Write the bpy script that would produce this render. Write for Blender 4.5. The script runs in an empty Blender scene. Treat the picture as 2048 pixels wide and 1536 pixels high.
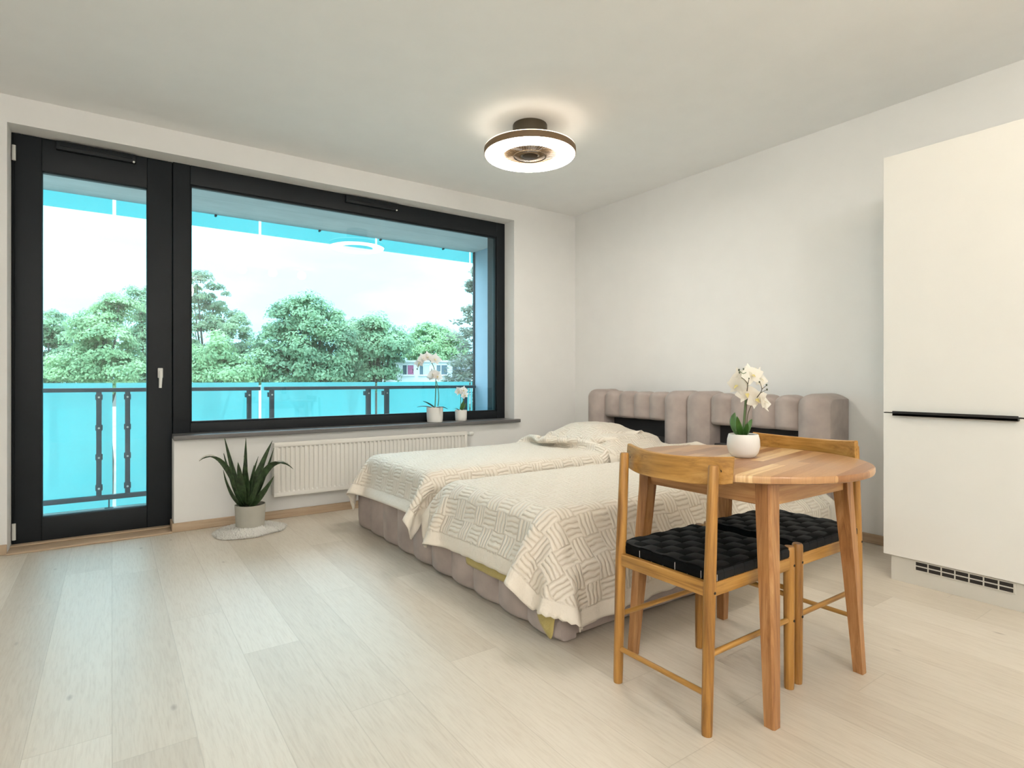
import bpy, bmesh, math, random
import numpy as np
from mathutils import Vector, Matrix
PI = math.pi
random.seed(7)
SC = bpy.context.scene
COL = SC.collection

# ------------------------------------------------------------------ camera, sky, exposure
YAW = math.radians(34.975)
S_, C_ = math.sin(YAW), math.cos(YAW)
F_PX, CX, CY = 1143.55, 1024.0, 757.6
cam_data = bpy.data.cameras.new('camera')
cam_data.sensor_width = 36.0
cam_data.lens = F_PX * 36.0 / 2048.0
cam_data.shift_y = -(768.0 - CY) / 2048.0
cam_data.clip_start = 0.05
cam_data.clip_end = 500
cam = bpy.data.objects.new('camera', cam_data)
COL.objects.link(cam)
cam.location = (0, 0, 1.0)
cam.rotation_euler = (PI / 2, 0, -YAW)
SC.camera = cam

SC.view_settings.view_transform = 'Standard'
SC.view_settings.look = 'None'
SC.view_settings.gamma = 1.0
SC.view_settings.use_curve_mapping = False
SC.view_settings.exposure = 0.46

SKY_STRENGTH = 2.2
world = bpy.data.worlds.new('sky')
SC.world = world
world.use_nodes = True
wn = world.node_tree.nodes; wl = world.node_tree.links
wn.clear()
w_out = wn.new('ShaderNodeOutputWorld')
w_bg = wn.new('ShaderNodeBackground')
w_bg.inputs['Strength'].default_value = SKY_STRENGTH
w_tc = wn.new('ShaderNodeTexCoord')
w_sep = wn.new('ShaderNodeSeparateXYZ')
w_map = wn.new('ShaderNodeMapping'); w_map.inputs['Scale'].default_value = (1.0, 1.0, 3.2)
w_noise = wn.new('ShaderNodeTexNoise')
w_noise.inputs['Scale'].default_value = 2.2; w_noise.inputs['Detail'].default_value = 5
w_noise.inputs['Roughness'].default_value = 0.5
w_cr = wn.new('ShaderNodeValToRGB')
w_cr.color_ramp.elements[0].position = 0.42; w_cr.color_ramp.elements[0].color = (0.36, 0.80, 0.92, 1)
w_cr.color_ramp.elements[1].position = 0.64; w_cr.color_ramp.elements[1].color = (0.50, 0.90, 1.0, 1)
# an overcast sky: brighter towards the zenith, dark below the horizon
w_z = wn.new('ShaderNodeValToRGB')
e = w_z.color_ramp.elements
e[0].position = 0.0; e[0].color = (0.35, 0.2, 0.18, 1)
e[1].position = 1.0; e[1].color = (6.5, 4.0, 4.0, 1)
for p, c in ((0.49, (0.4, 0.25, 0.22, 1)), (0.50, (1.0, 1.0, 1.0, 1)), (0.66, (1.08, 1.08, 1.08, 1)), (0.8, (4.4, 2.8, 2.8, 1))):
    n = e.new(p); n.color = c
w_mr = wn.new('ShaderNodeMapRange')
w_mr.inputs['From Min'].default_value = -1; w_mr.inputs['From Max'].default_value = 1
w_mul = wn.new('ShaderNodeMixRGB'); w_mul.blend_type = 'MULTIPLY'; w_mul.inputs[0].default_value = 1
w_map.inputs['Location'].default_value = (.35, .1, .3)
wl.new(w_tc.outputs['Generated'], w_map.inputs['Vector'])
wl.new(w_map.outputs[0], w_noise.inputs['Vector'])
wl.new(w_noise.outputs['Fac'], w_cr.inputs[0])
wl.new(w_tc.outputs['Generated'], w_sep.inputs[0])
wl.new(w_sep.outputs['Z'], w_mr.inputs['Value'])
wl.new(w_mr.outputs[0], w_z.inputs[0])
wl.new(w_cr.outputs[0], w_mul.inputs[1]); wl.new(w_z.outputs[0], w_mul.inputs[2])
wl.new(w_mul.outputs[0], w_bg.inputs['Color']); wl.new(w_bg.outputs[0], w_out.inputs[0])

LAMP_E = 28.0          # emission of the ceiling lamp's light ring
FILL_E = 37.0        # emission of the two added fill globes behind the camera

# ------------------------------------------------------------------ helpers
def px(x, y, d):
    """world point seen at pixel (x, y) of the photograph at depth d"""
    u = (x - CX) / F_PX; v = (CY - y) / F_PX
    return Vector((d * (S_ + C_ * u), d * (C_ - S_ * u), 1.0 + d * v))

class MB:
    """collects shapes into one mesh"""
    def __init__(self): self.v = []; self.f = []; self.mi = []; self.m = 0
    def add(self, vs, fs):
        o = len(self.v); self.v += [tuple(p) for p in vs]
        self.f += [tuple(i + o for i in f) for f in fs]; self.mi += [self.m] * len(fs); return self
    def box(self, x0, x1, y0, y1, z0, z1, b=0.0):
        if b <= 0:
            vs = [(x, y, z) for z in (z0, z1) for y in (y0, y1) for x in (x0, x1)]
            return self.add(vs, [(0, 2, 3, 1), (4, 5, 7, 6), (0, 1, 5, 4), (2, 6, 7, 3), (0, 4, 6, 2), (1, 3, 7, 5)])
        bm = bmesh.new(); bmesh.ops.create_cube(bm, size=1)
        for p in bm.verts:
            p.co = Vector(((x0 + x1) / 2 + p.co.x * (x1 - x0), (y0 + y1) / 2 + p.co.y * (y1 - y0), (z0 + z1) / 2 + p.co.z * (z1 - z0)))
        bmesh.ops.bevel(bm, geom=list(bm.edges), offset=min(b, .49 * min(x1 - x0, y1 - y0, z1 - z0)), segments=3, profile=.5, affect='EDGES')
        return self.frombm(bm)
    def frombm(self, bm):
        bm.verts.index_update()
        vs = [p.co.copy() for p in bm.verts]; fs = [tuple(q.index for q in f.verts) for f in bm.faces]
        bm.free(); return self.add(vs, fs)
    def tube(self, pts, rad, n=12, caps=True):
        pts = [Vector(p) for p in pts]
        if not hasattr(rad, '__len__'): rad = [rad] * len(pts)
        vs = []; up = None
        for i, p in enumerate(pts):
            t = (pts[min(i + 1, len(pts) - 1)] - pts[max(i - 1, 0)]).normalized()
            if up is None: up = t.orthogonal().normalized()
            a = (up - t * up.dot(t)).normalized(); up = a; b = t.cross(a)
            for k in range(n):
                an = 2 * PI * k / n
                vs.append(p + (a * math.cos(an) + b * math.sin(an)) * rad[i])
        fs = []
        for i in range(len(pts) - 1):
            for k in range(n):
                k2 = (k + 1) % n
                fs.append((i * n + k, i * n + k2, (i + 1) * n + k2, (i + 1) * n + k))
        if caps:
            fs.append(tuple(reversed(range(n)))); fs.append(tuple(range((len(pts) - 1) * n, len(pts) * n)))
        return self.add(vs, fs)
    def lathe(self, prof, c=(0, 0, 0), n=48, close=False):
        vs = [(c[0] + r * math.cos(2 * PI * k / n), c[1] + r * math.sin(2 * PI * k / n), c[2] + z) for r, z in prof for k in range(n)]
        fs = []
        m = len(prof)
        for i in range(m if close else m - 1):
            j = (i + 1) % m
            for k in range(n):
                k2 = (k + 1) % n
                fs.append((i * n + k, i * n + k2, j * n + k2, j * n + k))
        if not close:
            if prof[0][0] > 1e-6: fs.append(tuple(reversed(range(n))))
            if prof[-1][0] > 1e-6: fs.append(tuple(range((m - 1) * n, m * n)))
        return self.add(vs, fs)
    def grid(self, P):
        """P[i][j] points"""
        n, m = len(P), len(P[0])
        vs = [p for r in P for p in r]
        fs = [(i * m + j, (i + 1) * m + j, (i + 1) * m + j + 1, i * m + j + 1) for i in range(n - 1) for j in range(m - 1)]
        return self.add(vs, fs)
    def build(self, name, mat, parent=None, smooth=False, merge=0.0):
        me = bpy.data.meshes.new(name)
        me.from_pydata(self.v, [], self.f)
        mats = mat if isinstance(mat, (list, tuple)) else [mat]
        for m_ in mats: me.materials.append(m_)
        if len(mats) > 1: me.polygons.foreach_set('material_index', self.mi)
        bm = bmesh.new(); bm.from_mesh(me)
        if merge: bmesh.ops.remove_doubles(bm, verts=bm.verts, dist=merge)
        bmesh.ops.recalc_face_normals(bm, faces=bm.faces)
        bm.to_mesh(me); bm.free()
        if smooth:
            me.polygons.foreach_set('use_smooth', [True] * len(me.polygons))
            if smooth != 'all': me.set_sharp_from_angle(angle=math.radians(38 if smooth is True else smooth))
        me.update()
        o = bpy.data.objects.new(name, me)
        COL.objects.link(o)
        if parent: o.parent = parent
        return o

def tag(o, label, cat, group=None, kind=None):
    o['label'] = label; o['category'] = cat
    if group: o['group'] = group
    if kind: o['kind'] = kind
    return o
def thing(name, label, cat, loc=(0, 0, 0), rz=0, group=None):
    o = bpy.data.objects.new(name, None); COL.objects.link(o)
    o.location = loc; o.rotation_euler = (0, 0, rz); o.empty_display_size = .1
    return tag(o, label, cat, group)
def struct(o, label, cat):
    return tag(o, label, cat, kind='structure')
def copy_tree(o, parent=None):
    c = o.copy(); COL.objects.link(c)
    if parent: c.parent = parent
    for ch in list(o.children): copy_tree(ch, c)
    return c

# ------------------------------------------------------------------ materials
def new_mat(name):
    m = bpy.data.materials.new(name); m.use_nodes = True
    nt = m.node_tree; b = nt.nodes['Principled BSDF']
    return m, nt, b
def N(nt, t, **kw):
    n = nt.nodes.new(t)
    for k, v in kw.items():
        if hasattr(n, k): setattr(n, k, v)
    return n
def mth(nt, op, a, b=None, c=None):
    n = nt.nodes.new('ShaderNodeMath'); n.operation = op
    for i, v in enumerate((a, b, c)):
        if v is None: continue
        if isinstance(v, (int, float)): n.inputs[i].default_value = v
        else: nt.links.new(v, n.inputs[i])
    return n.outputs[0]
def ramp(nt, fac, stops):
    n = nt.nodes.new('ShaderNodeValToRGB'); el = n.color_ramp.elements
    el[0].position = stops[0][0]; el[0].color = (*stops[0][1], 1)
    el[1].position = stops[-1][0]; el[1].color = (*stops[-1][1], 1)
    for p, c in stops[1:-1]:
        x = el.new(p); x.color = (*c, 1)
    nt.links.new(fac, n.inputs[0]); return n.outputs[0]
def coords(nt, kind='Object', scale=(1, 1, 1), rot=(0, 0, 0)):
    tc = nt.nodes.new('ShaderNodeTexCoord'); mp = nt.nodes.new('ShaderNodeMapping')
    mp.inputs['Scale'].default_value = scale; mp.inputs['Rotation'].default_value = rot
    nt.links.new(tc.outputs[kind], mp.inputs['Vector']); return mp.outputs[0]
def noise(nt, vec, scale, detail=4, rough=.5, dist=0):
    n = nt.nodes.new('ShaderNodeTexNoise'); n.inputs['Scale'].default_value = scale
    n.inputs['Detail'].default_value = detail; n.inputs['Roughness'].default_value = rough
    n.inputs['Distortion'].default_value = dist
    nt.links.new(vec, n.inputs['Vector']); return n.outputs['Fac']
def bump(nt, bsdf, h, strength=.3, dist=.01):
    n = nt.nodes.new('ShaderNodeBump'); n.inputs['Strength'].default_value = strength; n.inputs['Distance'].default_value = dist
    nt.links.new(h, n.inputs['Height']); nt.links.new(n.outputs[0], bsdf.inputs['Normal'])
def mat(name, col, rough=.5, metal=0, var=.06, vscale=6, bmp=0, bscale=200, bdist=.002, spec=.5, sheen=0, coat=0):
    m, nt, b = new_mat(name)
    v = coords(nt)
    f = noise(nt, v, vscale, 3)
    c0 = tuple(max(0, x * (1 - var)) for x in col); c1 = tuple(min(1, x * (1 + var)) for x in col)
    nt.links.new(ramp(nt, f, [(.3, c0), (.7, c1)]), b.inputs['Base Color'])
    b.inputs['Roughness'].default_value = rough; b.inputs['Metallic'].default_value = metal
    b.inputs['Specular IOR Level'].default_value = spec
    if sheen: b.inputs['Sheen Weight'].default_value = sheen; b.inputs['Sheen Roughness'].default_value = .35
    if coat: b.inputs['Coat Weight'].default_value = coat; b.inputs['Coat Roughness'].default_value = .15
    if bmp: bump(nt, b, noise(nt, v, bscale, 3), bmp, bdist)
    return m

def planks(name, w, L, stops, axis='Y', off=0.0, rough=.4, seam=.002, seamcol=(.3, .24, .18), grain=.25, knots=False, gscale=1.0, rot=0.0, spec=.5, seamfac=.8):
    """boards of width w and length L running along the given axis; every board has its own tone and grain"""
    m, nt, b = new_mat(name)
    tc = nt.nodes.new('ShaderNodeTexCoord')
    mp = nt.nodes.new('ShaderNodeMapping'); mp.inputs['Rotation'].default_value = (0, 0, rot)
    nt.links.new(tc.outputs['Object'], mp.inputs['Vector'])
    sp = nt.nodes.new('ShaderNodeSeparateXYZ'); nt.links.new(mp.outputs[0], sp.inputs[0])
    A, Bx = (sp.outputs['Y'], sp.outputs['X']) if axis == 'Y' else (sp.outputs['X'], sp.outputs['Y'])
    q = mth(nt, 'DIVIDE', mth(nt, 'ADD', Bx, 50 * w + off), w); row = mth(nt, 'FLOOR', q); fr = mth(nt, 'FRACT', q)
    wnz = N(nt, 'ShaderNodeTexWhiteNoise', noise_dimensions='1D'); nt.links.new(row, wnz.inputs['W'])
    p = mth(nt, 'ADD', mth(nt, 'DIVIDE', mth(nt, 'ADD', A, 40 * L), L), mth(nt, 'MULTIPLY', wnz.outputs['Value'], 7.3))
    cell = mth(nt, 'FLOOR', p); fp = mth(nt, 'FRACT', p)
    wn2 = N(nt, 'ShaderNodeTexWhiteNoise', noise_dimensions='2D')
    cb = nt.nodes.new('ShaderNodeCombineXYZ'); nt.links.new(row, cb.inputs[0]); nt.links.new(cell, cb.inputs[1])
    nt.links.new(cb.outputs[0], wn2.inputs['Vector'])
    # grain coordinates: stretched along the board and shifted per board
    gc = nt.nodes.new('ShaderNodeCombineXYZ')
    nt.links.new(mth(nt, 'MULTIPLY', A, 1.3 * gscale), gc.inputs[0])
    nt.links.new(mth(nt, 'MULTIPLY', Bx, 16.0 * gscale), gc.inputs[1])
    nt.links.new(mth(nt, 'MULTIPLY', wn2.outputs['Value'], 31.0), gc.inputs[2])
    g1 = noise(nt, gc.outputs[0], 1.6, 6, .6, .9)
    g2 = noise(nt, gc.outputs[0], 9.0, 4, .6, .3)
    fac = mth(nt, 'ADD', mth(nt, 'MULTIPLY', wn2.outputs['Value'], 1 - grain), mth(nt, 'MULTIPLY', g1, grain))
    base = ramp(nt, fac, stops)
    mx = nt.nodes.new('ShaderNodeMixRGB'); mx.blend_type = 'MULTIPLY'
    nt.links.new(mth(nt, 'MULTIPLY', mth(nt, 'SUBTRACT', g2, .45), 1.1 if not knots else .95), mx.inputs[0])
    mx.use_clamp = True
    nt.links.new(base, mx.inputs[1]); mx.inputs[2].default_value = (.55, .46, .38, 1)
    last = mx.outputs[0]
    if knots:
        kc = nt.nodes.new('ShaderNodeCombineXYZ')
        nt.links.new(mth(nt, 'MULTIPLY', A, 1.5), kc.inputs[0]); nt.links.new(mth(nt, 'MULTIPLY', Bx, 3.6), kc.inputs[1])
        vo = nt.nodes.new('ShaderNodeTexVoronoi'); vo.inputs['Scale'].default_value = 1.9
        nt.links.new(kc.outputs[0], vo.inputs['Vector'])
        kn = N(nt, 'ShaderNodeMapRange'); kn.inputs['From Min'].default_value = .012; kn.inputs['From Max'].default_value = .075
        kn.inputs['To Min'].default_value = .75; kn.inputs['To Max'].default_value = 0
        nt.links.new(mth(nt, 'MULTIPLY', vo.outputs['Distance'], mth(nt, 'ADD', g2, .5)), kn.inputs['Value'])
        mk = nt.nodes.new('ShaderNodeMixRGB'); nt.links.new(kn.outputs[0], mk.inputs[0])
        nt.links.new(last, mk.inputs[1]); mk.inputs[2].default_value = (.26, .2, .15, 1); last = mk.outputs[0]
    d1 = mth(nt, 'MULTIPLY', mth(nt, 'MINIMUM', fr, mth(nt, 'SUBTRACT', 1.0, fr)), w)
    d2 = mth(nt, 'MULTIPLY', mth(nt, 'MINIMUM', fp, mth(nt, 'SUBTRACT', 1.0, fp)), L)
    d = mth(nt, 'MINIMUM', d1, d2)
    sm = N(nt, 'ShaderNodeMapRange'); sm.inputs['From Min'].default_value = 0; sm.inputs['From Max'].default_value = seam
    sm.inputs['To Min'].default_value = seamfac; sm.inputs['To Max'].default_value = 0; nt.links.new(d, sm.inputs['Value'])
    ms = nt.nodes.new('ShaderNodeMixRGB'); nt.links.new(sm.outputs[0], ms.inputs[0]); nt.links.new(last, ms.inputs[1])
    ms.inputs[2].default_value = (*seamcol, 1)
    nt.links.new(ms.outputs[0], b.inputs['Base Color'])
    b.inputs['Roughness'].default_value = rough; b.inputs['Specular IOR Level'].default_value = spec
    h = mth(nt, 'SUBTRACT', mth(nt, 'MULTIPLY', g2, .3), sm.outputs[0])
    bump(nt, b, h, .25, .002)
    return m

def wood(name, c0, c1, c2, axis='Z', rough=.42, sc=1.0):
    m, nt, b = new_mat(name)
    s = {'X': (1.2, 22, 22), 'Y': (22, 1.2, 22), 'Z': (22, 22, 1.2)}[axis]
    v = coords(nt, 'Object', tuple(x * sc for x in s))
    f = noise(nt, v, 1.4, 7, .62, 1.2); g = noise(nt, v, 5.5, 4, .6)
    nt.links.new(ramp(nt, mth(nt, 'ADD', mth(nt, 'MULTIPLY', f, .75), mth(nt, 'MULTIPLY', g, .25)), [(.34, c0), (.5, c1), (.66, c2)]), b.inputs['Base Color'])
    b.inputs['Roughness'].default_value = rough
    bump(nt, b, g, .12, .002)
    return m

M = {}
M['wall'] = mat('wall_paint', (.86, .855, .84), .85, var=.01, bmp=.12, bscale=340, bdist=.0008, spec=.25)
M['ceil'] = mat('ceiling_paint', (.93, .93, .92), .9, var=.01, bmp=.12, bscale=300, bdist=.0008, spec=.2)
M['floor'] = planks('oak_floor', .1955, 1.72, [(0.1, (.58, .51, .42)), (.45, (.69, .62, .52)), (.9, (.78, .715, .62))], 'Y', .0, .40, .0022, (.42, .36, .28), .5, True, 1.0, 0, .95, .45)
M['base_oak'] = wood('oak_skirting', (.42, .30, .20), (.50, .37, .25), (.56, .43, .30), 'X', .5)
M['base_oak_y'] = wood('oak_skirting_y', (.42, .30, .20), (.50, .37, .25), (.56, .43, .30), 'Y', .5)
M['frame'] = mat('anthracite_frame', (.008, .011, .0145), .5, var=.1, bmp=.1, bscale=500, bdist=.0005, spec=.3)
M['sill'] = mat('grey_sill', (.15, .145, .145), .3, var=.06, spec=.5)
M['white_plastic'] = mat('white_plastic', (.78, .78, .75), .35, var=.02)
M['metal'] = mat('satin_metal', (.62, .61, .58), .3, 1.0, var=.03)
M['rad'] = mat('radiator_enamel', (.80, .775, .73), .38, var=.01)
M['velvet'] = mat('taupe_velvet', (.43, .365, .335), .8, var=.15, vscale=7, bmp=.25, bscale=260, bdist=.001, spec=.15, sheen=.15)
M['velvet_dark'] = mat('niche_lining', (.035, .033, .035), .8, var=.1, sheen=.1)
M['mattress'] = mat('mattress_cloth', (.8, .78, .74), .8)
M['pot'] = mat('white_ceramic', (.82, .81, .78), .45, var=.02)
M['pot_grey'] = mat('greige_clay_pot', (.47, .45, .39), .7, var=.05, bmp=.15, bscale=160)
M['soil'] = mat('potting_soil', (.05, .035, .025), .95, var=.4, vscale=60, bmp=.8, bscale=90, bdist=.006)
M['stem'] = mat('orchid_stem', (.10, .16, .06), .5, var=.2)
M['stake'] = mat('stem_brown', (.10, .08, .05), .6, var=.2)
M['bud'] = mat('orchid_bud', (.10, .12, .08), .5, var=.2)
M['lip'] = mat('orchid_lip', (.72, .62, .25), .5, var=.2)
M['cab'] = mat('cream_lacquer', (.84, .825, .785), .42, var=.006, spec=.35)
M['cab_plinth'] = mat('greige_plinth', (.64, .62, .565), .5, var=.01)
M['black'] = mat('black_metal', (.012, .011, .011), .35, var=.1)
M['dark_slot'] = mat('dark_slot', (.02, .016, .014), .8)
M['bronze'] = mat('brown_metal', (.20, .13, .07), .5, 0.0, var=.05, spec=.3)
M['grille'] = mat('brown_grille', (.055, .034, .018), .55, 0.0, var=.1, spec=.15)
M['rib'] = mat('pale_brown_rib', (.16, .11, .06), .5, var=.05, spec=.3)
M['bronze_dark'] = mat('dark_bronze_canopy', (.07, .055, .035), .5, 0.3, var=.1)
M['strap'] = mat('black_webbing', (.004, .0045, .005), .75, var=.25, vscale=40, bmp=.6, bscale=700, bdist=.001, spec=.1)
M['strap2'] = mat('black_webbing_sheen', (.007, .009, .011), .6, var=.2, vscale=40, bmp=.6, bscale=700, bdist=.001, spec=.22)
M['thread'] = mat('pale_stitching', (.55, .52, .5), .7)
M['acacia_leg'] = wood('acacia_leg', (.20, .075, .025), (.39, .18, .062), (.56, .31, .13), 'Z', .38)
M['acacia_x'] = wood('acacia_rail', (.26, .11, .036), (.45, .22, .08), (.60, .34, .14), 'X', .38)
M['acacia_y'] = wood('acacia_apron', (.26, .11, .036), (.45, .22, .08), (.60, .34, .14), 'Y', .38)
M['chair_z'] = wood('chair_post', (.20, .085, .018), (.39, .185, .038), (.53, .28, .07), 'Z', .38)
M['chair_x'] = wood('chair_rail_x', (.25, .115, .026), (.44, .225, .05), (.58, .325, .095), 'X', .38)
M['chair_y'] = wood('chair_rail_y', (.25, .115, .026), (.44, .225, .05), (.58, .325, .095), 'Y', .38)
M['tabletop'] = planks('acacia_staves', .043, .42, [(0, (.27, .11, .04)), (.3, (.40, .20, .085)), (.62, (.52, .29, .135)), (.78, (.60, .36, .17)), (.86, (.80, .57, .30))], 'X', 0, .30, .0006, (.2, .09, .035), .3, False, 2.2, math.radians(-11), .5, .5)
M['concrete'] = mat('soffit_concrete', (.36, .38, .38), .9, var=.14, vscale=2.5, bmp=.3, bscale=30, bdist=.004)
M['slab'] = mat('balcony_paving', (.58, .58, .57), .85, var=.06)
M['partition'] = mat('blue_grey_panel', (.32, .40, .48), .5, var=.04)
M['rail'] = mat('railing_steel', (.045, .06, .07), .45, 0.0, var=.1)
M['house'] = mat('house_render', (.74, .76, .77), .9, var=.03)
M['roofw'] = mat('pale_roofing', (.62, .63, .64), .8, var=.05)
M['house_glass'] = mat('house_window_glass', (.10, .14, .17), .1, var=.3, vscale=.8)
M['house_frame'] = mat('house_window_frame', (.75, .76, .76), .5)
M['curtain_pink'] = mat('pink_curtain', (.42, .13, .24), .8, var=.25, vscale=3)
M['curtain_pale'] = mat('pale_curtain', (.55, .62, .68), .8, var=.1, vscale=3)
M['brick'] = mat('chimney_brick', (.42, .32, .29), .9, var=.2, vscale=4)
M['bark'] = mat('bark', (.10, .085, .07), .9, var=.3, vscale=3, bmp=.5, bscale=8, bdist=.03)
M['ground'] = mat('grass_ground', (.20, .21, .18), .95, var=.3, vscale=.15)

def leaf_mat(name, dark, light, scale=.45):
    m, nt, b = new_mat(name)
    v = coords(nt)
    f = noise(nt, v, scale, 5, .65)
    nt.links.new(ramp(nt, f, [(.32, dark), (.68, light)]), b.inputs['Base Color'])
    b.inputs['Roughness'].default_value = .55; b.inputs['Specular IOR Level'].default_value = .3
    tr = nt.nodes.new('ShaderNodeBsdfTranslucent'); nt.links.new(ramp(nt, f, [(.32, dark), (.68, light)]), tr.inputs['Color'])
    mx = nt.nodes.new('ShaderNodeMixShader'); mx.inputs[0].default_value = .45
    out = nt.nodes['Material Output']
    nt.links.new(b.outputs[0], mx.inputs[1]); nt.links.new(tr.outputs[0], mx.inputs[2]); nt.links.new(mx.outputs[0], out.inputs[0])
    return m
M['leaf_a'] = leaf_mat('foliage_mid', (.10, .19, .12), (.36, .52, .30))
M['leaf_b'] = leaf_mat('foliage_fresh', (.13, .25, .13), (.44, .61, .32))
M['leaf_c'] = leaf_mat('foliage_deep', (.12, .19, .13), (.34, .45, .26))
M['leaf_d'] = leaf_mat('foliage_conifer', (.14, .17, .14), (.30, .33, .25))
M['leaf_plant'] = mat('succulent_leaf', (.036, .068, .025), .42, var=.6, vscale=34, spec=.5)
M['leaf_shine'] = mat('leaf_tip_highlight', (.62, .60, .52), .5)  # pale colour standing in for the highlight on drooping leaves
M['leaf_orchid'] = mat('orchid_leaf', (.045, .13, .025), .3, var=.3, vscale=18, spec=.6)
M['leaf_orchid_dark'] = mat('orchid_leaf_dark', (.012, .035, .025), .35, var=.3, vscale=18, spec=.6)

def petal_mat(name, col):
    m, nt, b = new_mat(name)
    b.inputs['Base Color'].default_value = (*col, 1); b.inputs['Roughness'].default_value = .6
    tr = nt.nodes.new('ShaderNodeBsdfTranslucent'); tr.inputs['Color'].default_value = (*col, 1)
    mx = nt.nodes.new('ShaderNodeMixShader'); mx.inputs[0].default_value = .35
    v = coords(nt); bump(nt, b, noise(nt, v, 90, 3), .2, .002)
    nt.links.new(b.outputs[0], mx.inputs[1]); nt.links.new(tr.outputs[0], mx.inputs[2])
    nt.links.new(mx.outputs[0], nt.nodes['Material Output'].inputs[0]); return m
M['petal'] = petal_mat('cream_petal', (.93, .90, .82))
M['petal_pink'] = petal_mat('blush_petal', (.95, .92, .90))

def glass_pane(name, tint, refl=1.0):
    m = bpy.data.materials.new(name); m.use_nodes = True; nt = m.node_tree; nt.nodes.clear()
    out = nt.nodes.new('ShaderNodeOutputMaterial'); tr = nt.nodes.new('ShaderNodeBsdfTransparent'); gl = nt.nodes.new('ShaderNodeBsdfGlossy')
    tr.inputs['Color'].default_value = (*tint, 1); gl.inputs['Roughness'].default_value = .0
    fr = nt.nodes.new('ShaderNodeFresnel'); fr.inputs['IOR'].default_value = 1.5
    mx = nt.nodes.new('ShaderNodeMixShader')
    nt.links.new(mth(nt, 'MULTIPLY', fr.outputs[0], refl), mx.inputs[0])
    nt.links.new(tr.outputs[0], mx.inputs[1]); nt.links.new(gl.outputs[0], mx.inputs[2]); nt.links.new(mx.outputs[0], out.inputs[0])
    return m
M['pane'] = glass_pane('tinted_glazing', (.91, .97, .985), 1.0)

def frosted(name):
    m = bpy.data.materials.new(name); m.use_nodes = True; nt = m.node_tree; nt.nodes.clear()
    out = nt.nodes.new('ShaderNodeOutputMaterial')
    tl = nt.nodes.new('ShaderNodeBsdfTranslucent'); df = nt.nodes.new('ShaderNodeBsdfDiffuse'); tr = nt.nodes.new('ShaderNodeBsdfTransparent'); gl = nt.nodes.new('ShaderNodeBsdfGlossy')
    v = coords(nt); f = noise(nt, v, 1.2, 2)
    c = ramp(nt, f, [(.3, (.37, .73, .75)), (.7, (.42, .77, .79))])
    nt.links.new(c, tl.inputs['Color']); nt.links.new(c, df.inputs['Color'])
    tr.inputs['Color'].default_value = (.36, .74, .74, 1); gl.inputs['Roughness'].default_value = .08
    a = nt.nodes.new('ShaderNodeMixShader'); a.inputs[0].default_value = .22; nt.links.new(tl.outputs[0], a.inputs[1]); nt.links.new(df.outputs[0], a.inputs[2])
    b = nt.nodes.new('ShaderNodeMixShader'); b.inputs[0].default_value = .34; nt.links.new(a.outputs[0], b.inputs[1]); nt.links.new(tr.outputs[0], b.inputs[2])
    c2 = nt.nodes.new('ShaderNodeMixShader'); fr = nt.nodes.new('ShaderNodeFresnel'); fr.inputs['IOR'].default_value = 1.4
    nt.links.new(fr.outputs[0], c2.inputs[0]); nt.links.new(b.outputs[0], c2.inputs[1]); nt.links.new(gl.outputs[0], c2.inputs[2])
    nt.links.new(c2.outputs[0], out.inputs[0]); return m
M['turq'] = frosted('turquoise_frosted_glass')

def emit(name, col, s):
    m = bpy.data.materials.new(name); m.use_nodes = True; nt = m.node_tree; nt.nodes.clear()
    out = nt.nodes.new('ShaderNodeOutputMaterial'); em = nt.nodes.new('ShaderNodeEmission')
    em.inputs[0].default_value = (*col, 1); em.inputs[1].default_value = s
    nt.links.new(em.outputs[0], out.inputs[0]); return m
M['glow'] = emit('warm_led_diffuser', (1.0, .93, .83), LAMP_E)
M['glow_top'] = emit('warm_led_rim', (1.0, .84, .64), LAMP_E * .10)
M['globe'] = emit('warm_fill_globe', (1.0, .965, .91), FILL_E)
M['globe_dim'] = emit('dim_opal_globe', (1.0, .84, .60), 26)

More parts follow.
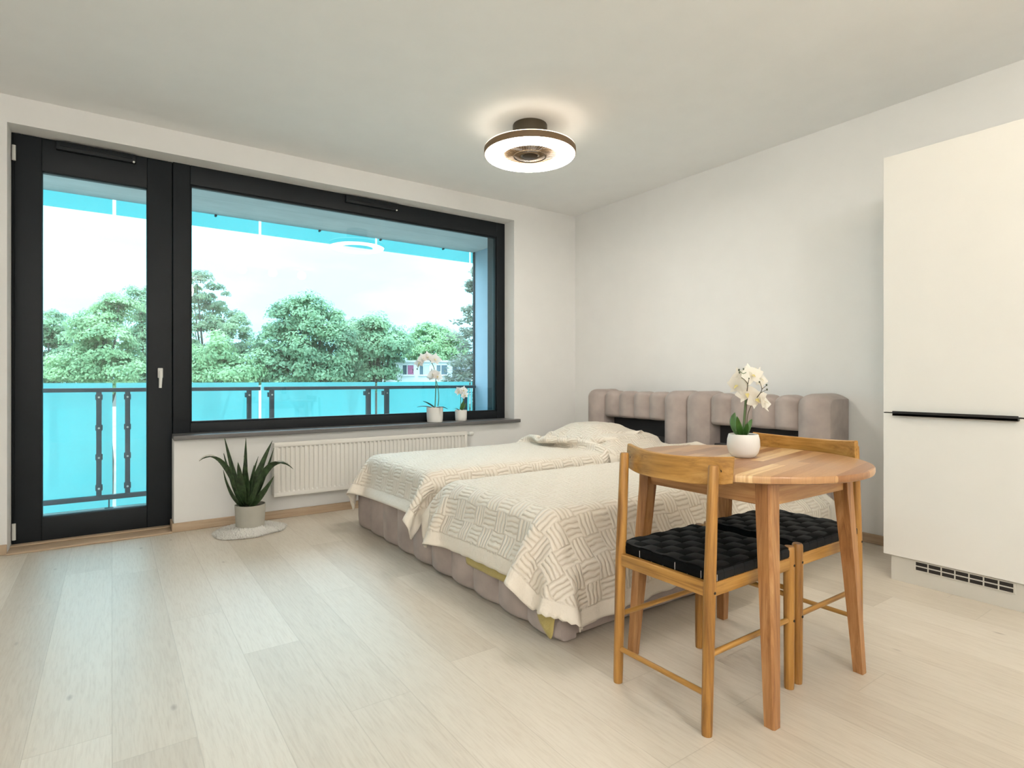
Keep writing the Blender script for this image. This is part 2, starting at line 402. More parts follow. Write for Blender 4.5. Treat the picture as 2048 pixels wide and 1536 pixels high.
def quilt(name, col, col2):
    """crinkled basket-weave quilting in the cloth's own UVs (metres)"""
    m, nt, b = new_mat(name)
    uv = nt.nodes.new('ShaderNodeTexCoord'); sp = nt.nodes.new('ShaderNodeSeparateXYZ')
    nv = nt.nodes.new('ShaderNodeTexNoise'); nv.inputs['Scale'].default_value = 14; nv.inputs['Detail'].default_value = 2
    nt.links.new(uv.outputs['UV'], nv.inputs['Vector'])
    add = nt.nodes.new('ShaderNodeVectorMath'); add.operation = 'MULTIPLY_ADD'
    nt.links.new(nv.outputs['Color'], add.inputs[0]); add.inputs[1].default_value = (.03, .03, 0); nt.links.new(uv.outputs['UV'], add.inputs[2])
    nt.links.new(add.outputs[0], sp.inputs[0])
    U, V = sp.outputs['X'], sp.outputs['Y']
    bs = .085
    par = mth(nt, 'MODULO', mth(nt, 'ADD', mth(nt, 'FLOOR', mth(nt, 'DIVIDE', U, bs)), mth(nt, 'FLOOR', mth(nt, 'DIVIDE', V, bs))), 2.0)
    par = mth(nt, 'ABSOLUTE', par)
    wu = mth(nt, 'SINE', mth(nt, 'MULTIPLY', U, 2 * PI / .0213)); wv = mth(nt, 'SINE', mth(nt, 'MULTIPLY', V, 2 * PI / .0213))
    w = mth(nt, 'ADD', mth(nt, 'MULTIPLY', wu, par), mth(nt, 'MULTIPLY', wv, mth(nt, 'SUBTRACT', 1.0, par)))
    w = mth(nt, 'POWER', mth(nt, 'ADD', mth(nt, 'MULTIPLY', w, .5), .5), .45)
    # plain hem around the cloth comes from a second attribute: distance to the cloth edge
    at = N(nt, 'ShaderNodeAttribute', attribute_name='hem'); mr = N(nt, 'ShaderNodeMapRange')
    mr.inputs['From Min'].default_value = .062; mr.inputs['From Max'].default_value = .07
    nt.links.new(at.outputs['Fac'], mr.inputs['Value'])
    h = mth(nt, 'MULTIPLY', w, mr.outputs[0])
    n2 = noise(nt, uv.outputs['UV'], 40, 5, .7)
    h2 = mth(nt, 'ADD', h, mth(nt, 'MULTIPLY', n2, .8))
    bump(nt, b, h2, .8, .006)
    mx = nt.nodes.new('ShaderNodeMixRGB'); nt.links.new(mth(nt, 'MULTIPLY', mth(nt, 'SUBTRACT', 1.0, w), mth(nt, 'MULTIPLY', mr.outputs[0], .55)), mx.inputs[0])
    mx.inputs[1].default_value = (*col, 1); mx.inputs[2].default_value = (*col2, 1)
    nt.links.new(mx.outputs[0], b.inputs['Base Color']); b.inputs['Roughness'].default_value = .55
    b.inputs['Specular IOR Level'].default_value = .35; b.inputs['Sheen Weight'].default_value = .15
    return m
M['spread'] = quilt('cream_crinkle_quilting', (.86, .79, .69), (.66, .55, .42))
M['yellow'] = quilt('mustard_quilting', (.48, .38, .13), (.34, .26, .07))

# ------------------------------------------------------------------ room shell
WY = 4.318      # inner face of the window wall
WF = 4.47       # inner face of the window frames
WO = 4.66       # outer face of the window wall
WR = 3.79       # headboard wall
WL = -1.7; WB = -2.4; HC = 2.62
OX0, OX1, OXM, OZT = -0.49, 3.045, 0.331, 2.464

fl = MB().box(WL, WR, WB, WY, -.12, 0).box(OX0, OXM, WY, WF, -.12, 0).build('floor', M['floor']); struct(fl, 'pale whitewashed oak plank floor with knots', 'floor')
ce = MB().box(WL - .2, WR + .2, WB - .2, WO, HC, HC + .2).build('ceiling', M['ceil']); struct(ce, 'smooth off-white ceiling', 'ceiling')
wb = MB()
wb.box(WL - .2, OX0, WY, WO, -.12, HC)
wb.box(OX0, OX1, WY, WO, OZT, HC)
wb.box(OX1, WR + .2, WY, WO, -.12, HC)
wb.box(OXM, OX1, WY, WO, -.12, .60)
struct(wb.build('wall_back', M['wall']), 'off-white wall around the window and balcony door', 'wall')
struct(MB().box(WR, WR + .2, WB - .2, WY, -.12, HC).build('wall_right', M['wall']), 'white wall behind the headboards', 'wall')
struct(MB().box(WL - .2, WL, WB - .2, WY, -.12, HC).build('wall_left', M['wall']), 'white wall left of the balcony door, out of frame', 'wall')
struct(MB().box(WL, WR, WB - .2, WB, -.12, HC).build('wall_front', M['wall']), 'white wall behind the camera', 'wall')

def skirting(x0, x1, y0, y1, m, name, label):
    struct(MB().box(x0, x1, y0, y1, 0, .058, .004).build(name, m, smooth=True), label, 'baseboard')
bb = MB().box(OXM - .012, WR, WY - .014, WY, 0, .058, .004).box(OXM - .012, OXM, WY, WF, 0, .058, .004).build('baseboard_back', M['base_oak'], smooth=True)
struct(bb, 'light oak skirting under the window', 'baseboard')
bb = MB().box(WL, OX0, WY - .014, WY, 0, .058, .004).build('baseboard_left', M['base_oak'], smooth=True)
struct(bb, 'light oak skirting left of the balcony door', 'baseboard')
skirting(WR - .014, WR, WB, WY - .014, M['base_oak_y'], 'baseboard_right', 'light oak skirting along the headboard wall')
tr = MB().box(OX0, OXM - .012, WY - .035, WF, 0, .011, .003).box(OX0, OXM - .012, WF - .05, WF, .011, .02, .003).build('trim_1', M['base_oak'], smooth=True)
struct(tr, 'oak threshold strip in front of the balcony door', 'trim')

# sill
sl = MB().box(OXM, OX1, WY - .0005, WF, .60, .630)
sl.box(OXM - .006, OX1 + .042, WY - .048, WY - .0005, .60, .630, .004)
struct(sl.build('trim_2', M['sill'], smooth=True), 'dark grey window sill board above the radiator', 'window sill')

# ------------------------------------------------------------------ balcony door and fixed window
def frame_ring(mb, x0, x1, z0, z1, y0, y1, wl_, wr_, wb_, wt_, b=.004):
    mb.box(x0, x0 + wl_, y0, y1, z0, z1, b).box(x1 - wr_, x1, y0, y1, z0, z1, b)
    mb.box(x0 + wl_ - .001, x1 - wr_ + .001, y0, y1, z0, z0 + wb_, b).box(x0 + wl_ - .001, x1 - wr_ + .001, y0, y1, z1 - wt_, z1, b)
    return mb
FD = .085
door = thing('door_1', 'dark anthracite balcony door with one tall glass pane', 'door', (-.08, WF, 0)); door['kind'] = 'structure'
def P_(o, parent):      # keep world coordinates for children of a placed thing
    o.parent = parent; o.matrix_parent_inverse = Matrix.LocRotScale(parent.location, parent.rotation_euler, None).inverted(); return o
x0, x1 = OX0, .334
fr = frame_ring(MB(), x0, x1, .0, OZT, WF + .012, WF + FD, .045, .02, .03, .05)
P_(fr.build('door_frame', M['frame'], smooth=True), door)
sash = frame_ring(MB(), x0 + .014, x1 - .002, .012, OZT - .008, WF, WF + .07, -(x0 + .014) - .349, x1 - .002 - .19, .146, OZT - .008 - 2.258, .005)
frame_ring(sash, -.360, .201, .147, 2.269, WF + .012, WF + .058, .014, .014, .014, .014, .003)
P_(sash.build('sash', M['frame'], smooth=True), door)
P_(MB().box(-.352, .193, WF + .03, WF + .036, .155, 2.262).build('pane', M['pane']), door)
hd = MB().box(.249, .279, WF - .011, WF + .001, 1.005, 1.072, .005)
hd.tube([(.264, WF - .008, 1.045), (.264, WF - .05, 1.045)], .0095, 16)
hd.tube([(.264, WF - .048, 1.05), (.2635, WF - .05, 1.02), (.261, WF - .052, .94)], [.0105, .0105, .0085], 16)
h = hd.build('door_handle', M['white_plastic'], smooth=True); P_(h, door); h['label'] = 'pale satin lever handle'
for z0, z1 in ((2.294, 2.383), (.045, .142)):
    hg = MB().tube([(OX0 + .014, WF - .008, z0), (OX0 + .014, WF - .008, z1)], .0095, 14)
    q = P_(hg.build('hinge', M['white_plastic'], smooth=True), door); q['label'] = 'pale hinge cover'

def vent(x0, x1, z0, z1, parent):
    v = MB().box(x0, x1, WF - .030, WF, z0, z1, .005)
    v.box(x0 + .02, x1 - .02, WF - .036, WF - .026, z0 + .022, z0 + .030, .002)
    v = P_(v.build('trickle_vent', M['frame'], smooth=True), parent)
    s = MB().tube([(x1 - .012, WF - .034, z0 + .004), (x1 - .012, WF - .024, z0 + .004)], .006, 12)
    s = s.build('cord_end', M['white_plastic'], smooth=True); s.parent = v
    s.matrix_parent_inverse = Matrix.Identity(4)
vent(-.281, .128, 2.40, 2.452, door)

win = thing('window_1', 'large fixed picture window in a dark anthracite frame', 'window', (1.69, WF, .6)); win['kind'] = 'structure'
wf = frame_ring(MB(), .336, OX1, .60, OZT, WF, WF + FD, .104, OX1 - 2.955, .098, OZT - 2.33, .005)
frame_ring(wf, .438, 2.958, .696, 2.332, WF + .014, WF + .05, .012, .012, .012, .012, .003)
P_(wf.build('window_frame', M['frame'], smooth=True), win)
P_(MB().box(.442, 2.953, WF + .03, WF + .036, .70, 2.328).build('pane', M['pane']), win)
vent(1.512, 1.949, 2.395, 2.452, win)
# outer reveal lining
ol = MB().box(OX0, OX1, WF + FD, WO + .02, 2.40, OZT + .0).box(2.985, OX1, WF + FD, WO + .02, .60, 2.40).box(OX0, OX0 + .05, WF + FD, WO + .02, 0, 2.40)
ol.box(OXM, 2.985, WF + FD, WO + .05, .60, .655)
struct(ol.build('trim_3', M['frame']), 'dark metal lining around the outside of the window opening', 'trim')

# ------------------------------------------------------------------ balcony
BF = -.06
struct(MB().box(-2.6, 3.6, WO, 5.79, BF - .22, BF).box(OX0, OXM, WF + FD, WO, BF - .1, -.005).build('trim_4', M['slab']), 'pale grey balcony floor slab', 'balcony floor')
m, nt, b = new_mat('board_marked_concrete')
v = coords(nt); sp = nt.nodes.new('ShaderNodeSeparateXYZ'); nt.links.new(v, sp.inputs[0])
fy = mth(nt, 'FRACT', mth(nt, 'DIVIDE', sp.outputs['Y'], .33)); ln = mth(nt, 'LESS_THAN', fy, .03)
cc = ramp(nt, noise(nt, coords(nt, 'Object', (1, 3, 1)), 2.5, 6, .65), [(.3, (.44, .43, .42)), (.7, (.53, .52, .51))])
mx = nt.nodes.new('ShaderNodeMixRGB'); nt.links.new(mth(nt, 'MULTIPLY', ln, .35), mx.inputs[0]); nt.links.new(cc, mx.inputs[1]); mx.inputs[2].default_value = (.22, .24, .25, 1)
nt.links.new(mx.outputs[0], b.inputs['Base Color']); b.inputs['Roughness'].default_value = .9
M['soffit'] = m
struct(MB().box(-2.6, 3.6, WO, 5.79, 2.487, 2.70).build('trim_5', M['soffit']), 'grey concrete underside of the balcony above', 'balcony soffit')
pt = thing('partition_screen', 'tall blue-grey partition panel closing the right end of the balcony', 'partition', (3.52, 5.2, BF))
P_(MB().box(3.495, 3.535, WO + .01, 5.78, BF, 2.487, .003).build('panel', M['partition']), pt)
P_(MB().box(3.483, 3.547, 5.755, 5.79, BF, 2.487, .003).build('edge_profile', M['frame']), pt)

GAPS = [-2.28, -1.125, .0155, 1.147, 2.297, 3.453]
GW = .0125
rail = thing('balcony_railing', 'balcony balustrade of turquoise frosted glass panels on a dark steel frame', 'railing', (1.1, 5.75, BF))
edges = list(zip(GAPS[:-1], GAPS[1:])) + [(3.453, 3.62)]
for a, b_ in edges:
    P_(MB().box(a + GW, min(b_ - GW, 3.482) if b_ > 3.5 else b_ - GW, 5.795, 5.805, BF - .10, .966).build('glass_panel', M['turq']), rail)
for a, b_ in ((-2.25, 1.135), (1.168, 3.478)):
    P_(MB().box(a, b_, 5.705, 5.745, .892, .925, .004).build('top_rail', M['rail'], smooth=True), rail)
    P_(MB().box(a, b_, 5.705, 5.745, .014, .052, .004).build('bottom_rail', M['rail'], smooth=True), rail)
for xc, w in ((-1.24, .036), (-1.03, .036), (-.087, .036), (.106, .036), (1.038, .038), (1.236, .040), (2.182, .048), (2.384, .048), (3.343, .044)):
    o = P_(MB().box(xc - w / 2, xc + w / 2, 5.708, 5.742, .0505, .8935, .003).build('post', M['rail'], smooth=True), rail)
    for z in (.11, .36, .60, .85):
        bo = MB().tube([(xc, 5.704, z), (xc, 5.708, z)], .008, 12)
        bo = bo.build('bolt', M['metal'], smooth=True); bo.parent = o
        bo = MB().box(xc - w / 2 - .006, xc + w / 2 + .006, 5.742, 5.795, z - .022, z + .022, .002).build('glass_clamp', M['rail'], smooth=True); bo.parent = o
for xc in (-.02, 1.12, 2.28, 3.43):
    P_(MB().box(xc - .005, xc + .005, 5.715, 5.735, BF, .0145).box(xc - .03, xc + .03, 5.70, 5.75, BF, BF + .006).build('foot', M['rail']), rail)
fas = thing('glass_fascia', 'band of turquoise frosted glass panels hanging in front of the upper balcony slab', 'glass fascia', (1.1, 5.8, 2.36))
for a, b_ in edges:
    P_(MB().box(a + GW, 3.6 if b_ > 3.5 else b_ - GW, 5.795, 5.805, 2.366, 3.2).build('glass_panel', M['turq']), fas)
for xc in (.77, 1.70, 2.34, 3.09):
    P_(MB().tube([(xc, 5.77, 2.478), (xc, 5.796, 2.478)], .011, 10).build('fixing_bolt', M['rail']), fas)

# ------------------------------------------------------------------ radiator
rd = thing('radiator', 'white ribbed panel radiator on the wall below the window sill', 'radiator', (1.7, 4.26, .17))
RX0, RX1, RZ0, RZ1, RY = .926, 2.488, .171, .552, 4.222
g = []
nch = 47; wch = (RX1 - RX0 - .04) / nch
xs = []
for i in range(nch):
    xa = RX0 + .02 + i * wch
    xs += [(xa, 0), (xa + .30 * wch, 0), (xa + .42 * wch, .010), (xa + .80 * wch, .010), (xa + .92 * wch, 0)]
xs.append((RX1 - .02, 0))
zs = [RZ0 + .03, RZ0 + .040, RZ1 - .042, RZ1 - .032]
P = [[(x, RY + (d if k in (1, 2) else 0), z) for k, z in enumerate(zs)] for x, d in xs]
mb = MB().grid(P)
mb.box(RX0, RX1, RY, RY + .012, RZ0, RZ0 + .03, .003).box(RX0, RX1, RY, RY + .012, RZ1 - .032, RZ1, .003)
mb.box(RX0, RX0 + .02, RY, RY + .012, RZ0 + .028, RZ1 - .03, .003).box(RX1 - .02, RX1, RY, RY + .012, RZ0 + .028, RZ1 - .03, .003)
P_(mb.build('front_panel', M['rad'], smooth=30), rd)
for xa in (RX0 + .003, RX1 - .008):
    P_(MB().box(xa, xa + .005, RY + .008, 4.30, RZ0 + .004, RZ1 - .006).build('side_cover', M['rad']), rd)
gr = MB()
for i in range(60):
    xa = RX0 + .012 + i * (RX1 - RX0 - .024) / 60
    gr.box(xa, xa + .014, RY + .014, 4.296, RZ1 - .012, RZ1 - .008)
gr.box(RX0 + .008, RX1 - .008, RY + .012, RY + .016, RZ1 - .014, RZ1 - .006).box(RX0 + .008, RX1 - .008, 4.294, 4.298, RZ1 - .014, RZ1 - .006)
P_(gr.build('top_grille', M['rad']), rd)
P_(MB().box(RX0 + .02, RX1 - .02, 4.285, 4.297, RZ0 + .01, RZ1 - .02, .002).box(RX0 + .2, RX0 + .24, 4.296, WY, RZ0 + .1, RZ1 - .1).box(RX1 - .24, RX1 - .2, 4.296, WY, RZ0 + .1, RZ1 - .1).build('back_panel', M['rad']), rd)
va = MB().tube([(RX1 - .004, 4.262, .527), (RX1 + .022, 4.262, .527)], .010, 14)
va.tube([(RX1 + .018, 4.262, .527), (RX1 + .03, 4.262, .527), (RX1 + .034, 4.262, .527), (RX1 + .072, 4.262, .527), (RX1 + .082, 4.262, .527)], [.013, .013, .019, .020, .014], 18)
P_(va.build('thermostat_valve', M['white_plastic'], smooth=True), rd)

# ------------------------------------------------------------------ tufted upholstery
def tufted(mb, a0, a1, n, f0, f1, z0, z1, bulge, axis, sign, r=.03, topb=.012, ns=12, nz=9, endr=.02):
    """A padded panel divided into n channels along `axis` ('X' or 'Y'); its padded face looks along
    sign on the other horizontal axis. f0 = plane of the seams on the padded side, f1 = the plain back."""
    rings = []
    stations = []
    for c in range(n):
        for k in range(ns):
            stations.append((c + (1 - math.cos(PI * k / ns)) / 2, c, (1 - math.cos(PI * k / ns)) / 2))
    stations.append((n, n - 1, 1.0))
    w = (a1 - a0) / n
    rr = min(r, abs(f1 - f0) * .45, (z1 - z0) * .45)
    # outline in (depth, z): depth 0 at the face, going back
    D = abs(f1 - f0)
    out = []
    for k in range(7):
        t = PI / 2 * k / 6; out.append((rr - rr * math.cos(t), z1 - rr + rr * math.sin(t)))
    for k in range(4):
        t = PI / 2 * k / 3; out.append((D - .008 + .008 * math.sin(t), z1 - .008 + .008 * math.cos(t)))
    out.append((D, z0 + .004)); out.append((D - .004, z0))
    for k in range(7):
        t = PI / 2 * k / 6; out.append((rr - rr * math.sin(t), z0 + rr - rr * math.cos(t)))
    for k in range(1, nz):
        out.append((0.0, z0 + rr + (z1 - z0 - 2 * rr) * k / nz))
    for s, c, ph in stations:
        b = (1 - abs(2 * ph - 1) ** 2.1)
        a = a0 + s * w
        # ends of the whole panel are rounded over
        ring = []
        for d, z in out:
            front = 1 - min(1, d / (D * .6))
            top = max(0, min(1, (z - (z1 - 2 * rr)) / (2 * rr)))
            bot = max(0, min(1, ((z0 + 2 * rr) - z) / (2 * rr)))
            dd = d - bulge * b * front * (1 - .35 * max(0, min(1, (z0 + .07 - z) / .07)) if z0 < .05 else 1)
            zz = z + topb * b * top - topb * .5 * b * bot * 0 - (topb * .4 * (1 - b)) * top
            pos = f0 + sign * (-dd)
            ring.append((a, pos, zz) if axis == 'X' else (pos, a, zz))
        rings.append(ring)
    k = len(out)
    vs = [p for rg in rings for p in rg]; fs = []
    for i in range(len(rings) - 1):
        for j in range(k):
            j2 = (j + 1) % k
            fs.append((i * k + j, i * k + j2, (i + 1) * k + j2, (i + 1) * k + j))
    fs.append(tuple(range(k))); fs.append(tuple(reversed(range((len(rings) - 1) * k, len(rings) * k))))
    return mb.add(vs, fs)

BX0 = 1.358          # foot end of the beds
def bed(name, label, y0, y1, hy0, hy1, ztop):
    """y0..y1 base, hy0..hy1 headboard"""
    t = thing(name, label, 'bed', ((BX0 + WR) / 2, (y0 + y1) / 2, 0), 0, 'two upholstered beds side by side')
    P_(tufted(MB(), y0, y1, 5, BX0 + .028, BX0 + .105, .004, .285, .036, 'Y', -1, .026).build('footboard', M['velvet'], smooth=45), t)
    P_(tufted(MB(), BX0 + .05, 3.52, 9, y0 + .012, y0 + .08, .004, .285, .012, 'X', -1, .028).build('side_rail', M['velvet'], smooth=45), t)
    P_(tufted(MB(), BX0 + .05, 3.52, 9, y1 - .012, y1 - .08, .004, .285, .012, 'X', 1, .028).build('side_rail', M['velvet'], smooth=45), t)
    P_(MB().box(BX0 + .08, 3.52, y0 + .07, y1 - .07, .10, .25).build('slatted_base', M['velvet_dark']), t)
    P_(MB().box(1.455, 3.485, y0 + .085, y1 - .085, .25, ztop - .012, .05).build('mattress', M['mattress'], smooth=True), t)
    W = hy1 - hy0; cw = W * .19
    # outer columns reach from the floor to the top
    for a, b_ in ((hy0, hy0 + cw), (hy1 - cw, hy1)):
        P_(tufted(MB(), a, b_, 1, 3.55, WR - .018, .012, .884, .055, 'Y', -1, .05, .024).build('headboard_column', M['velvet'], smooth=45), t)
    P_(tufted(MB(), hy0 + cw, hy1 - cw, 4, 3.562, 3.67, .668, .876, .042, 'Y', -1, .03, .020).build('headboard_panel', M['velvet'], smooth=45), t)
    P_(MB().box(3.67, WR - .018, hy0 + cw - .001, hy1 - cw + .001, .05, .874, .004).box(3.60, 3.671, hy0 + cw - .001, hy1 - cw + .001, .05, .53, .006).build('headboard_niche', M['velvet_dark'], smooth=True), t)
    return t
bed_near = bed('upholstered_bed', 'taupe velvet bed nearest the camera, its foot corner showing yellow quilting', 1.660, 2.716, 1.722, 2.772, .462)
bed_far = bed('upholstered_bed', 'taupe velvet bed nearest the window, beside the radiator', 2.722, 3.80, 2.780, 3.862, .492)

# ------------------------------------------------------------------ cloth (position based dynamics, run once when the script builds the scene)
def rbox(P, lo, hi, r):
    c = (np.array(lo) + np.array(hi)) / 2; h = (np.array(hi) - np.array(lo)) / 2 - r
    p = P - c; q = np.abs(p) - h
    qo = np.maximum(q, 0); ln = np.linalg.norm(qo, axis=1)
    inner = np.minimum(q.max(1), 0); d = ln + inner - r
    n = np.zeros_like(P); s = np.sign(p); s[s == 0] = 1
    o = ln > 1e-9
    n[o] = qo[o] / ln[o, None] * s[o]
    i = ~o
    if i.any():
        ax = q[i].argmax(1); k = np.where(i)[0]; n[k, ax] = s[k, ax]
    return d, n
def drape(x0, x1, y0, y1, z, colliders, thick, step=.024, rot=0.0, pivot=(0, 0), ymin=None, ymax=None, iters=18, steps=150, seed=1, grav=3.0, hug=None, cut=0.0):
    rng = np.random.default_rng(seed)
    nx = int(round((x1 - x0) / step)) + 1; ny = int(round((y1 - y0) / step)) + 1
    gx = np.linspace(x0, x1, nx); gy = np.linspace(y0, y1, ny)
    X, Y = np.meshgrid(gx, gy, indexing='ij')
    dx = gx[1] - gx[0]; dy = gy[1] - gy[0]
    UV = np.stack([X - x0, Y - y0], -1).reshape(-1, 2)
    hem = np.minimum(np.minimum(X - x0, x1 - X), np.minimum(Y - y0, y1 - Y)).reshape(-1)
    if cut: hem = np.minimum(hem, (UV.sum(1) - cut) / math.sqrt(2))
    ca, sa = math.cos(rot), math.sin(rot)
    Xr = pivot[0] + (X - pivot[0]) * ca - (Y - pivot[1]) * sa
    Yr = pivot[1] + (X - pivot[0]) * sa + (Y - pivot[1]) * ca
    P = np.stack([Xr, Yr, np.full_like(X, z)], -1)
    P[..., 2] += rng.normal(0, .0015, P.shape[:2])
    for lim, sg in ((ymin, 1), (ymax, -1)):
        if lim is not None:
            ov = np.maximum(0, ((lim + sg * .012) - P[..., 1]) * sg); P[..., 1] += sg * ov; P[..., 2] -= ov
    Q = P.copy(); dt = 1 / 60
    def con(a, b, L, st=1.0):
        d = b - a; ln = np.linalg.norm(d, axis=-1, keepdims=True) + 1e-12
        c = d * ((ln - L) / ln * .5 * st); a += c; b -= c
    def soft(a, b, L):
        d = b - a; ln = np.linalg.norm(d, axis=-1, keepdims=True) + 1e-12
        return d * (np.minimum(ln - L, 0) / ln * .5)
    dg = math.hypot(dx, dy)
    for s in range(steps):
        V = (P - Q) * .985; Q = P.copy()
        P = P + V; P[..., 2] -= grav * dt * dt
        for it in range(iters):
            for o in (0, 1):
                m_ = (nx - o) // 2
                con(P[o:o + 2 * m_:2], P[o + 1:o + 2 * m_:2], dx)
                m_ = (ny - o) // 2
                con(P[:, o:o + 2 * m_:2], P[:, o + 1:o + 2 * m_:2], dy)
            for o in (0, 1):
                m_ = (nx - o) // 2
                con(P[o:o + 2 * m_:2, :-1], P[o + 1:o + 2 * m_:2, 1:], dg, .35)
                con(P[o:o + 2 * m_:2, 1:], P[o + 1:o + 2 * m_:2, :-1], dg, .35)
            if it % 2 == 0:
                A = np.zeros_like(P)
                c = soft(P[:-2], P[2:], 2 * dx); A[:-2] += c; A[2:] -= c
                c = soft(P[:, :-2], P[:, 2:], 2 * dy); A[:, :-2] += c; A[:, 2:] -= c
                P = P + A * .32
                F = P.reshape(-1, 3); G = Q.reshape(-1, 3)
                for lo, hi, r in colliders:
                    d, n = rbox(F, lo, hi, r); hit = d < thick
                    if hit.any():
                        F[hit] += n[hit] * (thick - d[hit])[:, None]
                        mv = F[hit] - G[hit]; nn = n[hit]
                        tan = mv - nn * (mv * nn).sum(1)[:, None]
                        F[hit] -= tan * .45
                F[:, 2] = np.maximum(F[:, 2], .012)
                if ymin is not None: F[:, 1] = np.maximum(F[:, 1], ymin)
                if ymax is not None: F[:, 1] = np.minimum(F[:, 1], ymax)
                P = F.reshape(P.shape)
    if hug:
        F = P.reshape(-1, 3)
        for _ in range(4):
            ds = [rbox(F, *c) for c in colliders]
            k = np.argmin([d for d, n in ds], 0); a = np.arange(len(F))
            d = np.array([x[0] for x in ds])[k, a]; n = np.array([x[1] for x in ds])[k, a]
            m_ = d > hug; F[m_] -= n[m_] * (d[m_] - hug)[:, None]
            for lo, hi, r in colliders:
                d, n = rbox(F, lo, hi, r); hit = d < thick; F[hit] += n[hit] * (thick - d[hit])[:, None]
        P = F.reshape(P.shape)
    return P, UV, hem, nx, ny
def cloth_obj(name, res, m, thickness=.004, parent=None, crumple=.003, seed=3, sub=1):
    P, UV, hem, nx, ny = res
    rng = np.random.default_rng(seed)
    me = bpy.data.meshes.new(name)
    idx = np.arange(nx * ny).reshape(nx, ny)
    faces = np.stack([idx[:-1, :-1], idx[1:, :-1], idx[1:, 1:], idx[:-1, 1:]], -1).reshape(-1, 4)
    faces = faces[(hem[faces] > -.012).all(1)]
    me.from_pydata(P.reshape(-1, 3).tolist(), [], faces.tolist())
    uv = me.uv_layers.new(name='UVMap')
    uv.data.foreach_set('uv', UV[faces.reshape(-1)].reshape(-1))
    at = me.attributes.new('hem', 'FLOAT', 'POINT'); at.data.foreach_set('value', hem)
    me.polygons.foreach_set('use_smooth', [True] * len(me.polygons))
    me.materials.append(m); me.update()
    o = bpy.data.objects.new(name, me); COL.objects.link(o)
    sb = o.modifiers.new('smooth', 'SUBSURF'); sb.levels = sub; sb.render_levels = sub
    if crumple:
        tx = bpy.data.textures.new(name + '_crumple', 'CLOUDS'); tx.noise_scale = .09; tx.noise_depth = 2
        dm = o.modifiers.new('crumple', 'DISPLACE'); dm.texture = tx; dm.texture_coords = 'UV'; dm.strength = crumple; dm.mid_level = .35
    so = o.modifiers.new('thickness', 'SOLIDIFY'); so.thickness = thickness; so.offset = 0
    return o

CB = [((1.40, 1.752, .24), (3.50, 2.632, .450), .055), ((1.348, 1.655, .0), (3.56, 2.718, .284), .025), ((2.98, 1.84, .40), (3.46, 2.56, .590), .07)]
CA = [((1.40, 2.806, .24), (3.50, 3.716, .480), .055), ((1.348, 2.722, .0), (3.56, 3.806, .284), .025), ((2.92, 2.92, .42), (3.44, 3.66, .560), .10), ((2.98, 3.18, .42), (3.42, 3.64, .612), .12)]
quiltc = drape(1.40 - .29, 1.95, 1.752 - .27, 2.30, .47, CB, .006, .026, math.radians(3.0), (1.4, 2.2), ymax=2.70, seed=5, steps=150, hug=.011)
yq = tag(cloth_obj('quilted_blanket', quiltc, M['yellow'], .003, crumple=.002), 'mustard yellow quilted blanket peeking out under the cream spread', 'blanket')
sp_near = drape(1.40 - .275, 3.42, 1.752 - .405, 2.632 + .12, .48, CB, .022, .024, math.radians(1.6), (1.4, 2.2), ymin=None, ymax=2.712, seed=2, cut=.24)
sn = tag(cloth_obj('bedspread', sp_near, M['spread'], .004, crumple=.006), 'cream crinkled bedspread on the bed nearest the table', 'bedspread', 'cream crinkled bedspreads')
sp_far = drape(1.40 - .235, 3.40, 2.806 - .26, 3.716 + .23, .51, CA, .012, .024, math.radians(1.8), (1.4, 3.3), ymin=2.724, ymax=4.20, seed=4)
sf = tag(cloth_obj('bedspread', sp_far, M['spread'], .004, crumple=.006), 'cream crinkled bedspread on the bed nearest the window, humped over a pillow', 'bedspread', 'cream crinkled bedspreads')
flap = drape(2.80, 3.46, 2.806 - .20, 3.716 + .26, .66, CA, .030, .026, math.radians(-6), (3.1, 3.2), ymin=2.722, seed=8, steps=130)
fo = cloth_obj('turned_back_layer', flap, M['spread'], .005, crumple=.006); fo.parent = sf

# ------------------------------------------------------------------ table
TX, TY, TH, TR = 1.822, 1.186, .722, .396
tb = thing('round_table', 'small round acacia dining table with four splayed legs', 'table', (TX, TY, 0))
prof = [(0, TH - .024), (TR - .008, TH - .024), (TR - .002, TH - .021), (TR, TH - .016), (TR, TH - .005), (TR - .002, TH - .0015), (TR - .006, TH), (0, TH)]
o = MB().lathe(prof, (0, 0, 0), 96).build('tabletop', M['tabletop'], tb, smooth=True)
def leg_mesh(sx, sy):
    mb = MB(); vs = []
    for z, c, w in ((0.0, .284, .031), (.35, .270, .041), (TH - .11, .256, .047), (TH - .025, .254, .048)):
        xo, yo = sx * c, sy * c; xi, yi = sx * (c - w), sy * (c - w)
        ch = w * .16
        pts = [(xo - sx * ch, yo), (xi, yo), (xi, yi), (xo, yi), (xo, yo - sy * ch)]
        vs += [(x, y, z) for x, y in pts]
    fs = []
    for i in range(3):
        for j in range(5): fs.append((i * 5 + j, i * 5 + (j + 1) % 5, (i + 1) * 5 + (j + 1) % 5, (i + 1) * 5 + j))
    fs.append(tuple(range(5))); fs.append(tuple(reversed(range(15, 20))))
    return mb.add(vs, fs)
for sx in (-1, 1):
    for sy in (-1, 1):
        leg_mesh(sx, sy).build('leg', M['acacia_leg'], tb)
for s in (-1, 1):
    MB().box(-.206, .206, s * .232 - .011, s * .232 + .011, TH - .098, TH - .0242, .002).build('apron', M['acacia_x'], tb)
    MB().box(s * .232 - .011, s * .232 + .011, -.206, .206, TH - .098, TH - .0242, .002).build('apron', M['acacia_y'], tb)

